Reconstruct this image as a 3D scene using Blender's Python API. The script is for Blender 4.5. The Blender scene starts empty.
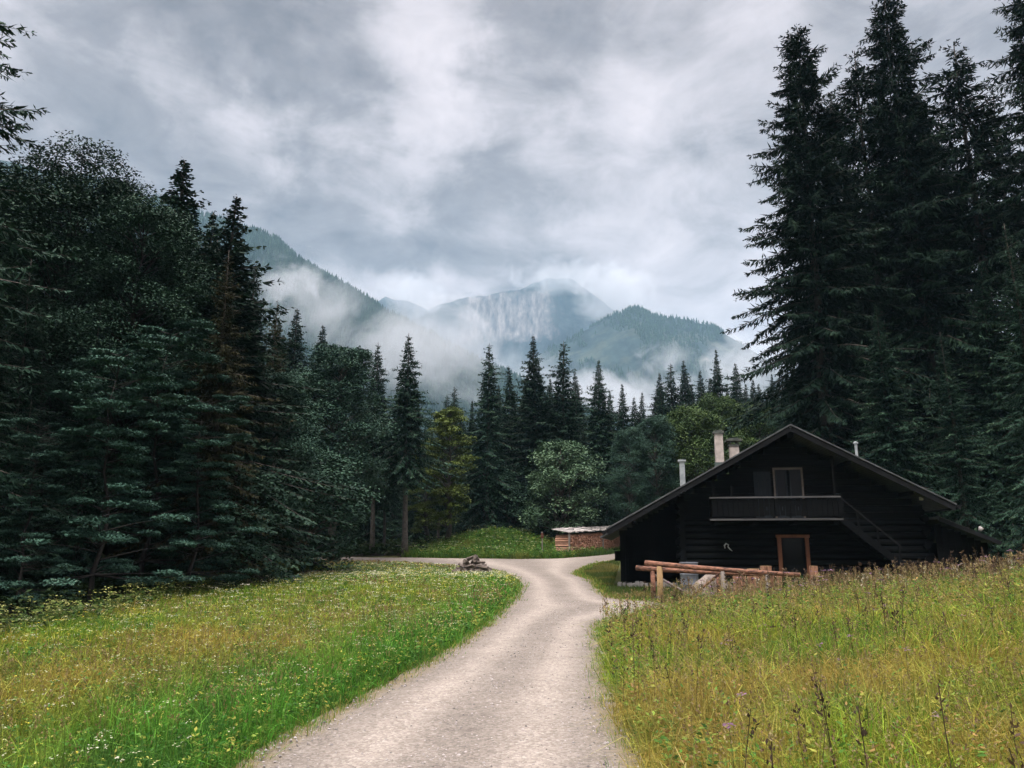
import bpy, math, random
import numpy as np
from mathutils import Vector

# ------------------------------------------------------------------ camera, world, sun
S = bpy.context.scene
COL = S.collection
R = math.radians
PITCH, FPX, EYE = 11.7, 780.0, 1.7
cam = bpy.data.cameras.new('camera')
cam.sensor_width = 36.0
cam.lens = FPX / 1024 * 36
cam.clip_start = 0.05
cam.clip_end = 20000
co = bpy.data.objects.new('camera', cam)
COL.objects.link(co)
co.location = (0, 0, EYE)
co.rotation_euler = (R(90 + PITCH), 0, 0)
S.camera = co

S.view_settings.view_transform = 'Standard'
S.view_settings.look = 'None'
S.view_settings.exposure = 0.62
S.view_settings.gamma = 1.0
S.cycles.max_bounces = 5
S.cycles.diffuse_bounces = 2
S.cycles.glossy_bounces = 2
S.cycles.transmission_bounces = 2
S.cycles.transparent_max_bounces = 4
S.cycles.volume_bounces = 1
S.cycles.use_denoising = True
S.cycles.sample_clamp_indirect = 4.0

SUN_EL, SUN_AZ = 58.0, 200.0       # azimuth: compass degrees clockwise from +Y
CP, SP = math.cos(R(PITCH)), math.sin(R(PITCH))


def ray(u, v):
    cx = (u - 512) / FPX
    cy = (384 - v) / FPX
    return np.array([cx, CP - cy * SP, SP + cy * CP])


def at_y(u, v, Y):
    d = ray(u, v)
    return d * (Y / d[1]) + np.array([0, 0, EYE])


def mknode(nt, t, **kw):
    n = nt.nodes.new(t)
    for k, val in kw.items():
        setattr(n, k, val)
    return n


def math_node(nt, op, a, b=None, clamp=False):
    n = nt.nodes.new('ShaderNodeMath')
    n.operation = op
    n.use_clamp = clamp
    for i, x in enumerate((a, b)):
        if x is None:
            continue
        if isinstance(x, (int, float)):
            n.inputs[i].default_value = x
        else:
            nt.links.new(x, n.inputs[i])
    return n.outputs[0]


def map_range(nt, x, a, b, c, d, smooth=False):
    n = nt.nodes.new('ShaderNodeMapRange')
    if smooth:
        n.interpolation_type = 'SMOOTHSTEP'
    nt.links.new(x, n.inputs[0])
    for i, q in enumerate((a, b, c, d)):
        n.inputs[i + 1].default_value = q
    return n.outputs[0]


def ramp(nt, x, stops):
    n = nt.nodes.new('ShaderNodeValToRGB')
    e = n.color_ramp.elements
    while len(e) < len(stops):
        e.new(0.5)
    for el, (p, c) in zip(e, stops):
        el.position = p
        el.color = (*c, 1)
    nt.links.new(x, n.inputs[0])
    return n.outputs[0]


def noise_node(nt, vec, scale, detail=4, rough=0.55, dist=0.0):
    n = nt.nodes.new('ShaderNodeTexNoise')
    n.inputs['Scale'].default_value = scale
    n.inputs['Detail'].default_value = detail
    n.inputs['Roughness'].default_value = rough
    n.inputs['Distortion'].default_value = dist
    if vec is not None:
        nt.links.new(vec, n.inputs['Vector'])
    return n


def mix_rgb(nt, f, a, b, mode='MIX'):
    n = nt.nodes.new('ShaderNodeMix')
    n.data_type = 'RGBA'
    n.blend_type = mode
    for i, x in ((0, f), (6, a), (7, b)):
        if isinstance(x, (int, float)):
            n.inputs[i].default_value = x
        elif isinstance(x, tuple):
            n.inputs[i].default_value = (*x, 1)
        else:
            nt.links.new(x, n.inputs[i])
    return n.outputs[2]


def make_world():
    w = bpy.data.worlds.new('World')
    S.world = w
    w.use_nodes = True
    nt = w.node_tree
    bg = nt.nodes['Background']
    bg.inputs[1].default_value = 0.1
    sky = mknode(nt, 'ShaderNodeTexSky')
    sky.sky_type = 'NISHITA'
    sky.sun_disc = False
    sky.sun_elevation = R(SUN_EL)
    sky.sun_rotation = R(SUN_AZ)
    tc = mknode(nt, 'ShaderNodeTexCoord')
    vec = tc.outputs['Generated']
    sep = mknode(nt, 'ShaderNodeSeparateXYZ')
    nt.links.new(vec, sep.inputs[0])
    z = sep.outputs[2]
    den = math_node(nt, 'ADD', math_node(nt, 'MAXIMUM', z, 0.0), 0.28)
    comb = mknode(nt, 'ShaderNodeCombineXYZ')
    nt.links.new(math_node(nt, 'DIVIDE', sep.outputs[0], den), comb.inputs[0])
    nt.links.new(math_node(nt, 'DIVIDE', sep.outputs[1], den), comb.inputs[1])
    nt.links.new(math_node(nt, 'MULTIPLY', z, 1.5), comb.inputs[2])
    n1 = noise_node(nt, comb.outputs[0], 2.3, 10, 0.58, 0.35)
    n2 = noise_node(nt, comb.outputs[0], 6.0, 8, 0.57, 0.5)
    # a warped direction for the few large cloud bodies
    wn = noise_node(nt, vec, 7.0, 5, 0.6)
    wv = mknode(nt, 'ShaderNodeVectorMath', operation='SUBTRACT')
    nt.links.new(wn.outputs['Color'], wv.inputs[0])
    wv.inputs[1].default_value = (0.5, 0.5, 0.5)
    ws = mknode(nt, 'ShaderNodeVectorMath', operation='SCALE')
    nt.links.new(wv.outputs[0], ws.inputs[0])
    ws.inputs['Scale'].default_value = 0.30
    wa = mknode(nt, 'ShaderNodeVectorMath', operation='ADD')
    nt.links.new(vec, wa.inputs[0])
    nt.links.new(ws.outputs[0], wa.inputs[1])
    wnrm = mknode(nt, 'ShaderNodeVectorMath', operation='NORMALIZE')
    nt.links.new(wa.outputs[0], wnrm.inputs[0])
    val = math_node(nt, 'ADD', math_node(nt, 'MULTIPLY', n1.outputs[0], 0.80),
                    math_node(nt, 'MULTIPLY', n2.outputs[0], 0.58))
    val = math_node(nt, 'SUBTRACT', val, 0.205)
    for (u, v, rad, amt) in CLOUDS:
        d = ray(u, v)
        d = d / np.linalg.norm(d)
        dt = mknode(nt, 'ShaderNodeVectorMath', operation='DOT_PRODUCT')
        nt.links.new(wnrm.outputs[0], dt.inputs[0])
        dt.inputs[1].default_value = tuple(d)
        val = math_node(nt, 'ADD', val, map_range(nt, dt.outputs['Value'], math.cos(R(rad)), 1.0, 0.0, amt, True))
    cl = ramp(nt, val, [(0.20, (0.150, 0.130, 0.133)), (0.36, (0.262, 0.233, 0.237)), (0.47, (0.395, 0.355, 0.362)),
                        (0.57, (0.520, 0.468, 0.480)), (0.72, (0.67, 0.600, 0.612))])
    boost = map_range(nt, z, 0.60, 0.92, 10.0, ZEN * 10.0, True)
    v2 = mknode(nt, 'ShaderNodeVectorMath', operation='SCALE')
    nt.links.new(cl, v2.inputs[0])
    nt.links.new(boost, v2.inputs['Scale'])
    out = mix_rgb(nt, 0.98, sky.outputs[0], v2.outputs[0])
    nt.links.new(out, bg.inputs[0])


CLOUDS = [(190, 60, 15, -0.13), (285, 50, 8, -0.12), (320, 110, 5, -0.08), (90, 90, 9, -0.03), (190, 75, 4, 0.11), (240, 145, 4.5, 0.13), (390, 110, 9, 0.11),
          (350, 50, 5, 0.05), (520, 55, 6, -0.10), (470, 200, 7, -0.06), (400, 60, 4, -0.05), (450, 245, 11, -0.15), (405, 225, 4, -0.05), (560, 90, 8, -0.05), (650, 200, 9, 0.07), (700, 300, 8, 0.10),
          (590, 230, 6, -0.06), (750, 30, 10, -0.03), (250, 190, 8, -0.02), (330, 210, 5, -0.04), (400, 300, 5, 0.16), (440, 120, 5, 0.05)]
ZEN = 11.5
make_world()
sl = bpy.data.lights.new('sun', 'SUN')
sl.energy = 1.5
sl.angle = R(12)
sl.color = (1.0, 0.95, 0.86)
so = bpy.data.objects.new('sun', sl)
COL.objects.link(so)
_e, _a = R(SUN_EL), R(SUN_AZ)
sd = Vector((math.cos(_e) * math.sin(_a), math.cos(_e) * math.cos(_a), math.sin(_e)))
so.rotation_euler = sd.to_track_quat('Z', 'Y').to_euler()
so.location = (0, 0, 60)

# ------------------------------------------------------------------ helpers
rng = np.random.default_rng(7)
random.seed(7)


def hash2(ix, iy, s):
    n = (ix.astype(np.int64) * 374761393 + iy.astype(np.int64) * 668265263 + s * 1442695041) & 0x7fffffff
    n = ((n ^ (n >> 13)) * 1274126177) & 0x7fffffff
    n = (n ^ (n >> 16)) & 0xffff
    return n / 65535.0


def vnoise(x, y, s=0):
    x = np.asarray(x, float)
    y = np.asarray(y, float)
    ix, iy = np.floor(x), np.floor(y)
    fx, fy = x - ix, y - iy
    fx = fx * fx * (3 - 2 * fx)
    fy = fy * fy * (3 - 2 * fy)
    a, b = hash2(ix, iy, s), hash2(ix + 1, iy, s)
    c, d = hash2(ix, iy + 1, s), hash2(ix + 1, iy + 1, s)
    return (a * (1 - fx) + b * fx) * (1 - fy) + (c * (1 - fx) + d * fx) * fy


def fbm(x, y, s=0, o=4):
    t, a, f = 0, 0.5, 1.0
    for i in range(o):
        t = t + a * vnoise(x * f + 17.3 * i, y * f - 9.1 * i, s + i)
        a *= 0.5
        f *= 2.03
    return t / (1 - 0.5 ** o)


def sstep(a, b, x):
    t = np.clip((np.asarray(x, float) - a) / (b - a), 0, 1)
    return t * t * (3 - 2 * t)


def tag(o, label=None, cat=None, group=None, kind=None):
    for k, val in (('label', label), ('category', cat), ('group', group), ('kind', kind)):
        if val:
            o[k] = val
    return o


def link(o, parent=None):
    COL.objects.link(o)
    if parent is not None:
        o.parent = parent
    return o


def empty(name, loc, rz=0.0, label=None, cat=None, group=None):
    o = link(bpy.data.objects.new(name, None))
    o.location = tuple(float(q) for q in loc)
    o.rotation_euler = (0, 0, rz)
    o.empty_display_size = 0.2
    return tag(o, label, cat, group)


def np_mesh(name, V, F, mat, tint=None, col=None, smooth=False):
    V = np.asarray(V, np.float32).reshape(-1, 3)
    F = np.asarray(F, np.int32)
    m, k = F.shape
    me = bpy.data.meshes.new(name)
    me.vertices.add(len(V))
    me.vertices.foreach_set('co', V.ravel())
    me.loops.add(m * k)
    me.loops.foreach_set('vertex_index', F.ravel())
    me.polygons.add(m)
    me.polygons.foreach_set('loop_start', np.arange(0, m * k, k, dtype=np.int32))
    me.polygons.foreach_set('use_smooth', np.full(m, smooth))
    if tint is not None:
        at = me.attributes.new('tint', 'FLOAT', 'FACE')
        at.data.foreach_set('value', np.asarray(tint, np.float32))
    if col is not None:
        at = me.attributes.new('hue', 'FLOAT_COLOR', 'FACE')
        c4 = np.ones((m, 4), np.float32)
        c4[:, :3] = col
        at.data.foreach_set('color', c4.ravel())
    me.update(calc_edges=True)
    me.validate()
    me.materials.append(mat)
    return me


def obj(name, me, parent=None):
    return link(bpy.data.objects.new(name, me), parent)


class MB:
    """Collects boxes, tubes and prisms; build() links them as one mesh object."""

    def __init__(self):
        self.v, self.f = [], []

    def add(self, vs, fs):
        n = len(self.v)
        self.v += [tuple(map(float, q)) for q in vs]
        self.f += [tuple(i + n for i in q) for q in fs]
        return self

    def box(self, x0, x1, y0, y1, z0, z1, j=0.0):
        vs = [(x, y, z) for z in (z0, z1) for y in (y0, y1) for x in (x0, x1)]
        if j:
            vs = [tuple(c + random.uniform(-j, j) for c in q) for q in vs]
        return self.add(vs, [(0, 2, 3, 1), (4, 5, 7, 6), (0, 1, 5, 4), (2, 6, 7, 3), (0, 4, 6, 2), (1, 3, 7, 5)])

    def beam(self, p, q, w, h, up=(0, 0, 1)):
        p, q = np.array(p, float), np.array(q, float)
        d = (q - p) / np.linalg.norm(q - p)
        s = np.cross(d, np.array(up, float))
        s /= np.linalg.norm(s)
        t = np.cross(s, d)
        vs = [e + s * a * w / 2 + t * b * h / 2 for e in (p, q) for a, b in ((-1, -1), (1, -1), (1, 1), (-1, 1))]
        return self.add(vs, [(0, 1, 2, 3), (7, 6, 5, 4), (0, 4, 5, 1), (1, 5, 6, 2), (2, 6, 7, 3), (3, 7, 4, 0)])

    def tube(self, pts, rad, n=8, cap=True, wob=0.0):
        pts = [np.array(p, float) for p in pts]
        if isinstance(rad, (int, float)):
            rad = [rad] * len(pts)
        vs, fs = [], []
        ref = None
        for i, p in enumerate(pts):
            d = pts[min(i + 1, len(pts) - 1)] - pts[max(i - 1, 0)]
            d = d / (np.linalg.norm(d) + 1e-9)
            if ref is None:
                ref = np.array([1.0, 0, 0]) if abs(d[0]) < 0.8 else np.array([0, 1.0, 0])
            s = np.cross(d, ref)
            s /= np.linalg.norm(s)
            t = np.cross(s, d)
            for k in range(n):
                a = 2 * math.pi * k / n
                r = rad[i] * (1 + random.uniform(-wob, wob))
                vs.append(p + (s * math.cos(a) + t * math.sin(a)) * r)
        for i in range(len(pts) - 1):
            for k in range(n):
                a, b = i * n + k, i * n + (k + 1) % n
                fs.append((a, b, b + n, a + n))
        if cap:
            fs.append(tuple(range(n))[::-1])
            fs.append(tuple(range((len(pts) - 1) * n, len(pts) * n)))
        return self.add(vs, fs)

    def mesh(self, name, mat, smooth=False):
        me = bpy.data.meshes.new(name)
        me.from_pydata(self.v, [], self.f)
        me.materials.append(mat)
        if smooth:
            me.polygons.foreach_set('use_smooth', [True] * len(me.polygons))
        me.update()
        return me

    def build(self, name, mat, parent=None, smooth=False):
        return obj(name, self.mesh(name, mat, smooth), parent)


# ------------------------------------------------------------------ materials
def new_mat(name):
    m = bpy.data.materials.new(name)
    m.use_nodes = True
    nt = m.node_tree
    b = nt.nodes['Principled BSDF']
    return m, nt, b


def bump(nt, b, h, strength=0.5, dist=0.02):
    n = nt.nodes.new('ShaderNodeBump')
    n.inputs['Strength'].default_value = strength
    n.inputs['Distance'].default_value = dist
    nt.links.new(h, n.inputs['Height'])
    nt.links.new(n.outputs[0], b.inputs['Normal'])


def wood_mat(name, c1, c2, rough=0.8, scale=(1.2, 14, 14), rnd=0.25, spec=0.2, lo=0.35, hi=0.72, patch=1.7):
    """Weathered wood: grain stretched along local X."""
    m, nt, b = new_mat(name)
    tc = mknode(nt, 'ShaderNodeTexCoord')
    mp = mknode(nt, 'ShaderNodeMapping')
    mp.inputs['Scale'].default_value = scale
    nt.links.new(tc.outputs['Object'], mp.inputs[0])
    g = noise_node(nt, mp.outputs[0], 1.0, 6, 0.65)
    big = noise_node(nt, tc.outputs['Object'], patch, 4, 0.6)
    f = math_node(nt, 'ADD', math_node(nt, 'MULTIPLY', g.outputs[0], 0.7), math_node(nt, 'MULTIPLY', big.outputs[0], 0.4))
    c = ramp(nt, f, [(lo, c1), (hi, c2)])
    nt.links.new(c, b.inputs['Base Color'])
    b.inputs['Roughness'].default_value = rough
    b.inputs['Specular IOR Level'].default_value = spec
    bump(nt, b, g.outputs[0], 0.6, 0.012)
    return m


def plain_mat(name, c1, c2, scale=6.0, rough=0.75, metal=0.0, bmp=0.3, spec=0.3):
    m, nt, b = new_mat(name)
    tc = mknode(nt, 'ShaderNodeTexCoord')
    g = noise_node(nt, tc.outputs['Object'], scale, 6, 0.6)
    nt.links.new(ramp(nt, g.outputs[0], [(0.35, c1), (0.65, c2)]), b.inputs['Base Color'])
    b.inputs['Roughness'].default_value = rough
    b.inputs['Metallic'].default_value = metal
    b.inputs['Specular IOR Level'].default_value = spec
    bump(nt, b, g.outputs[0], bmp, 0.02)
    return m


def leaf_mat(name, ca, cb, cc=None, rough=0.6, spec=0.05, vary=0.25):
    """Foliage: per-leaf tint between two greens, whole-tree variation by object."""
    m, nt, b = new_mat(name)
    at = mknode(nt, 'ShaderNodeAttribute', attribute_name='tint')
    oi = mknode(nt, 'ShaderNodeObjectInfo')
    tc = mknode(nt, 'ShaderNodeTexCoord')
    ns = noise_node(nt, tc.outputs['Object'], 0.55, 3, 0.5)
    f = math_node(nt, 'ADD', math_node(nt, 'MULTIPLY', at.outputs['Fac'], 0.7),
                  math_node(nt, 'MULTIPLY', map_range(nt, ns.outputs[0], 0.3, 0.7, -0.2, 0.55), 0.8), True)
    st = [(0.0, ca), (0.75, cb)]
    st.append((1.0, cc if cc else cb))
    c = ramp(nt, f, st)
    k = map_range(nt, oi.outputs['Random'], 0, 1, 1 - vary, 1 + vary)
    sc = mknode(nt, 'ShaderNodeVectorMath', operation='SCALE')
    nt.links.new(c, sc.inputs[0])
    nt.links.new(k, sc.inputs['Scale'])
    nt.links.new(sc.outputs[0], b.inputs['Base Color'])
    b.inputs['Roughness'].default_value = rough
    b.inputs['Specular IOR Level'].default_value = spec
    return m


def hue_mat(name, rough=0.7, spec=0.05, transl=0.28):
    """Grass and flowers: the plant's own colour is stored per blade."""
    m, nt, b = new_mat(name)
    at = mknode(nt, 'ShaderNodeAttribute', attribute_name='hue')
    nt.links.new(at.outputs['Color'], b.inputs['Base Color'])
    b.inputs['Roughness'].default_value = rough
    b.inputs['Specular IOR Level'].default_value = spec
    if transl:
        tr = mknode(nt, 'ShaderNodeBsdfTranslucent')
        nt.links.new(at.outputs['Color'], tr.inputs[0])
        mx = mknode(nt, 'ShaderNodeMixShader')
        mx.inputs[0].default_value = transl
        nt.links.new(b.outputs[0], mx.inputs[1])
        nt.links.new(tr.outputs[0], mx.inputs[2])
        nt.links.new(mx.outputs[0], nt.nodes['Material Output'].inputs[0])
    return m


M = {}
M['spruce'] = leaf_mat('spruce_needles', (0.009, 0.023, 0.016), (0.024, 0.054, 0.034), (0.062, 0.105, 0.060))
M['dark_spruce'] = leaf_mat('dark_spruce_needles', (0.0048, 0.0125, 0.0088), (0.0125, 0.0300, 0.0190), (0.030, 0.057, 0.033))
M['olive_spruce'] = leaf_mat('olive_needles', (0.018, 0.022, 0.011), (0.042, 0.043, 0.019), (0.080, 0.068, 0.026))
M['beech'] = leaf_mat('beech_leaves', (0.016, 0.038, 0.025), (0.040, 0.082, 0.052), (0.090, 0.150, 0.092))
M['maple'] = leaf_mat('maple_leaves', (0.022, 0.052, 0.038), (0.050, 0.100, 0.068), (0.090, 0.155, 0.100), vary=0.12)
M['light_tree'] = leaf_mat('pale_leaves', (0.055, 0.105, 0.060), (0.110, 0.180, 0.100), (0.175, 0.240, 0.140), vary=0.05)
M['yellow_tree'] = leaf_mat('yellow_green_leaves', (0.055, 0.085, 0.022), (0.110, 0.145, 0.036), (0.17, 0.195, 0.065), vary=0.1)
M['fresh_tree'] = leaf_mat('fresh_green_leaves', (0.036, 0.070, 0.026), (0.085, 0.135, 0.045), (0.130, 0.180, 0.065), vary=0.2)
M['tier_leaves'] = leaf_mat('layered_leaves', (0.019, 0.046, 0.034), (0.046, 0.098, 0.070), (0.125, 0.195, 0.140), vary=0.25)
M['dark_bark'] = plain_mat('dark_bark', (0.012, 0.011, 0.010), (0.035, 0.031, 0.028), 7.0, 0.9)
M['bark'] = plain_mat('spruce_bark', (0.035, 0.030, 0.026), (0.095, 0.082, 0.070), 7.0, 0.9)
M['pale_bark'] = plain_mat('pale_bark', (0.045, 0.041, 0.036), (0.11, 0.10, 0.088), 5.0, 0.9)
M['grass'] = hue_mat('grass_blades')
M['flower'] = hue_mat('flower_petals', 0.7, 0.1, 0.2)
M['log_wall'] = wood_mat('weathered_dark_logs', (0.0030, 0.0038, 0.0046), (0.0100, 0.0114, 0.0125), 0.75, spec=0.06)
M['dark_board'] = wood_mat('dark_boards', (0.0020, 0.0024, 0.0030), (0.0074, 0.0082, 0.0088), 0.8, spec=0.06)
M['grey_board'] = wood_mat('greyed_boards', (0.035, 0.036, 0.039), (0.10, 0.10, 0.10), 0.8)
M['fascia'] = wood_mat('fascia_boards', (0.006, 0.0065, 0.0075), (0.019, 0.020, 0.022), 0.7, spec=0.06)
M['rail_wood'] = wood_mat('peeled_red_logs', (0.045, 0.028, 0.022), (0.30, 0.145, 0.092), 0.85, (3.5, 22, 22), lo=0.44, hi=0.68, patch=5.0)
M['post_wood'] = wood_mat('yellow_post_wood', (0.20, 0.13, 0.06), (0.42, 0.28, 0.14), 0.75, (9, 9, 1.5))
M['frame_wood'] = wood_mat('door_frame_wood', (0.085, 0.035, 0.02), (0.21, 0.088, 0.047), 0.6, (6, 6, 3))
M['sign_wood'] = wood_mat('red_brown_board', (0.05, 0.025, 0.018), (0.12, 0.05, 0.03), 0.8)
M['cut_wood'] = wood_mat('cut_wood', (0.13, 0.07, 0.045), (0.46, 0.25, 0.16), 0.85, (16, 16, 3), lo=0.42, hi=0.68, patch=5.0)
M['pale_wood'] = wood_mat('pale_frame_wood', (0.09, 0.076, 0.062), (0.17, 0.14, 0.12), 0.6)
M['shutter'] = wood_mat('grey_blue_shutter', (0.012, 0.016, 0.021), (0.026, 0.033, 0.040), 0.7, (14, 14, 1.5))
M['old_wood'] = wood_mat('old_grey_wood', (0.10, 0.088, 0.078), (0.30, 0.26, 0.225), 0.85, (3, 10, 10))
M['log_ends'] = wood_mat('split_log_ends', (0.20, 0.10, 0.065), (0.70, 0.40, 0.28), 0.85, (16, 3, 16))
M['pale_board'] = wood_mat('bleached_boards', (0.26, 0.245, 0.23), (0.55, 0.52, 0.49), 0.85, (10, 3, 10))
M['heap_wood'] = wood_mat('rain_dark_split_wood', (0.045, 0.038, 0.033), (0.20, 0.165, 0.14), 0.9, (3, 10, 10), patch=4.0)
M['plaster'] = plain_mat('chimney_plaster', (0.33, 0.29, 0.26), (0.52, 0.46, 0.42), 5.0, 0.9)
M['stone'] = plain_mat('grey_stone', (0.16, 0.155, 0.15), (0.36, 0.34, 0.32), 4.0, 0.9, bmp=0.6)
M['tan_rock'] = plain_mat('tan_rock', (0.10, 0.082, 0.068), (0.27, 0.225, 0.19), 5.0, 0.9, bmp=0.8)
M['cap_stone'] = plain_mat('mossy_cap', (0.04, 0.05, 0.045), (0.11, 0.115, 0.10), 6.0, 0.9)
M['flashing'] = plain_mat('green_flashing', (0.05, 0.075, 0.07), (0.10, 0.13, 0.12), 5.0, 0.5)
M['zinc'] = plain_mat('zinc_metal', (0.26, 0.29, 0.30), (0.44, 0.47, 0.48), 4.0, 0.5, 0.2)
M['barrel'] = plain_mat('dull_barrel_metal', (0.09, 0.10, 0.118), (0.20, 0.215, 0.238), 3.0, 0.6)
M['edge_metal'] = plain_mat('grey_edge_metal', (0.05, 0.055, 0.058), (0.12, 0.128, 0.132), 3.0, 0.5)
M['white'] = plain_mat('white_paint', (0.40, 0.41, 0.40), (0.62, 0.63, 0.61), 5.0, 0.5)
M['black_iron'] = plain_mat('black_iron', (0.012, 0.013, 0.014), (0.035, 0.035, 0.035), 8.0, 0.5)


def glass_mat():
    m, nt, b = new_mat('dark_window_glass')
    b.inputs['Base Color'].default_value = (0.008, 0.010, 0.012, 1)
    b.inputs['Roughness'].default_value = 0.12
    b.inputs['Specular IOR Level'].default_value = 0.15
    return m


M['glass'] = glass_mat()


def roof_mat():
    m, nt, b = new_mat('wooden_roof_shingles')
    tc = mknode(nt, 'ShaderNodeTexCoord')
    mp = mknode(nt, 'ShaderNodeMapping')
    nt.links.new(tc.outputs['Object'], mp.inputs[0])
    mp.inputs['Rotation'].default_value = (0, 0, R(90))
    br = mknode(nt, 'ShaderNodeTexBrick')
    nt.links.new(mp.outputs[0], br.inputs['Vector'])
    br.inputs['Color1'].default_value = (0.07, 0.075, 0.075, 1)
    br.inputs['Color2'].default_value = (0.12, 0.12, 0.115, 1)
    br.inputs['Mortar'].default_value = (0.02, 0.02, 0.02, 1)
    br.inputs['Scale'].default_value = 3.0
    br.inputs['Mortar Size'].default_value = 0.02
    ns = noise_node(nt, tc.outputs['Object'], 2.0, 5, 0.6)
    c = mix_rgb(nt, math_node(nt, 'MULTIPLY', ns.outputs[0], 0.5), br.outputs[0], (0.05, 0.065, 0.045))
    nt.links.new(c, b.inputs['Base Color'])
    b.inputs['Roughness'].default_value = 0.8
    bump(nt, b, br.outputs['Fac'], -0.5, 0.02)
    return m


M['roof'] = roof_mat()


def ground_mat():
    m, nt, b = new_mat('meadow_soil')
    ge = mknode(nt, 'ShaderNodeNewGeometry')
    n1 = noise_node(nt, ge.outputs['Position'], 0.35, 6, 0.6)
    n2 = noise_node(nt, ge.outputs['Position'], 9.0, 5, 0.7)
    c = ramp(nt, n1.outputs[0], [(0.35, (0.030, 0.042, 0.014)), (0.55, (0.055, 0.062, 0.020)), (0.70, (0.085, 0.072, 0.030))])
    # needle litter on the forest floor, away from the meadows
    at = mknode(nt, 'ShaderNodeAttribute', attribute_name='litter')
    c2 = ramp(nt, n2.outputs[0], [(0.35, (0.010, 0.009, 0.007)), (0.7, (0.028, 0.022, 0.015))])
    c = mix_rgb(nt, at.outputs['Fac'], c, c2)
    nt.links.new(c, b.inputs['Base Color'])
    b.inputs['Roughness'].default_value = 0.95
    b.inputs['Specular IOR Level'].default_value = 0.1
    bump(nt, b, n2.outputs[0], 0.8, 0.05)
    return m


def road_mat():
    m, nt, b = new_mat('pale_gravel')
    ge = mknode(nt, 'ShaderNodeNewGeometry')
    P = ge.outputs['Position']
    vo = mknode(nt, 'ShaderNodeTexVoronoi')
    vo.inputs['Scale'].default_value = 42.0
    nt.links.new(P, vo.inputs['Vector'])
    fine = noise_node(nt, P, 75.0, 3, 0.7)
    mid = noise_node(nt, P, 5.0, 6, 0.65)
    big = noise_node(nt, P, 0.7, 5, 0.55)
    at = mknode(nt, 'ShaderNodeAttribute', attribute_name='across')    # 0 = wheel track, 1 = loose gravel
    g = mknode(nt, 'ShaderNodeSeparateColor')
    nt.links.new(vo.outputs['Color'], g.inputs[0])
    base = ramp(nt, g.outputs[0], [(0.0, (0.13, 0.105, 0.095)), (0.4, (0.32, 0.270, 0.232)), (0.8, (0.47, 0.410, 0.355)), (1.0, (0.66, 0.60, 0.53))])
    dust = ramp(nt, mid.outputs[0], [(0.3, (0.28, 0.249, 0.206)), (0.7, (0.42, 0.382, 0.324))])
    c = mix_rgb(nt, map_range(nt, fine.outputs[0], 0.35, 0.65, 0.30, 0.88), base, dust)
    k = math_node(nt, 'ADD', map_range(nt, big.outputs[0], 0.3, 0.7, 0.55, 0.67), map_range(nt, at.outputs['Fac'], 0, 1, 0.13, -0.12))
    sc = mknode(nt, 'ShaderNodeVectorMath', operation='SCALE')
    nt.links.new(c, sc.inputs[0])
    nt.links.new(k, sc.inputs['Scale'])
    # earthy verge
    at2 = mknode(nt, 'ShaderNodeAttribute', attribute_name='verge')
    vg = math_node(nt, 'MULTIPLY', at2.outputs['Fac'], map_range(nt, mid.outputs[0], 0.35, 0.6, 0.2, 1.0))
    c = mix_rgb(nt, vg, sc.outputs[0], (0.17, 0.135, 0.062))
    nt.links.new(c, b.inputs['Base Color'])
    b.inputs['Roughness'].default_value = 0.95
    b.inputs['Specular IOR Level'].default_value = 0.12
    h = math_node(nt, 'ADD', math_node(nt, 'MULTIPLY', vo.outputs['Distance'], -1.0), math_node(nt, 'MULTIPLY', mid.outputs[0], 1.2))
    bump(nt, b, h, 0.7, 0.02)
    return m


def mountain_mat(name, forest_a, forest_b, rock_amt, cliff=None, alpine=0.0):
    m, nt, b = new_mat(name)
    ge = mknode(nt, 'ShaderNodeNewGeometry')
    P = ge.outputs['Position']
    n1 = noise_node(nt, P, 0.006, 7, 0.62)
    n2 = noise_node(nt, P, 0.03, 6, 0.65)
    c = ramp(nt, n2.outputs[0], [(0.35, forest_a), (0.65, forest_b)])
    if alpine:
        c = mix_rgb(nt, map_range(nt, n1.outputs[0], 0.52, 0.58, 0, alpine), c, (0.10, 0.115, 0.075))
    mp = mknode(nt, 'ShaderNodeMapping')
    mp.inputs['Scale'].default_value = (0.055, 0.008, 0.016)
    nt.links.new(P, mp.inputs[0])
    st = noise_node(nt, mp.outputs[0], 1.0, 7, 0.7)
    rock = ramp(nt, st.outputs[0], [(0.32, (0.035, 0.042, 0.050)), (0.50, (0.15, 0.147, 0.146)), (0.72, (0.33, 0.31, 0.30))])
    f = map_range(nt, n1.outputs[0], 0.62, 0.66, 0, rock_amt)
    if cliff is not None:
        (cx, cz, wx, wz) = cliff
        sp = mknode(nt, 'ShaderNodeSeparateXYZ')
        nt.links.new(P, sp.inputs[0])
        dx = math_node(nt, 'ABSOLUTE', math_node(nt, 'DIVIDE', math_node(nt, 'SUBTRACT', sp.outputs[0], cx), wx))
        dz = math_node(nt, 'ABSOLUTE', math_node(nt, 'DIVIDE', math_node(nt, 'SUBTRACT', sp.outputs[2], cz), wz))
        dd = math_node(nt, 'ADD', math_node(nt, 'MAXIMUM', dx, dz), math_node(nt, 'MULTIPLY', n2.outputs[0], 0.8))
        f = math_node(nt, 'MAXIMUM', f, map_range(nt, dd, 1.15, 1.45, 0.95, 0.0))
    c = mix_rgb(nt, f, c, rock)
    nt.links.new(c, b.inputs['Base Color'])
    b.inputs['Roughness'].default_value = 0.95
    b.inputs['Specular IOR Level'].default_value = 0.05
    return m


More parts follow.
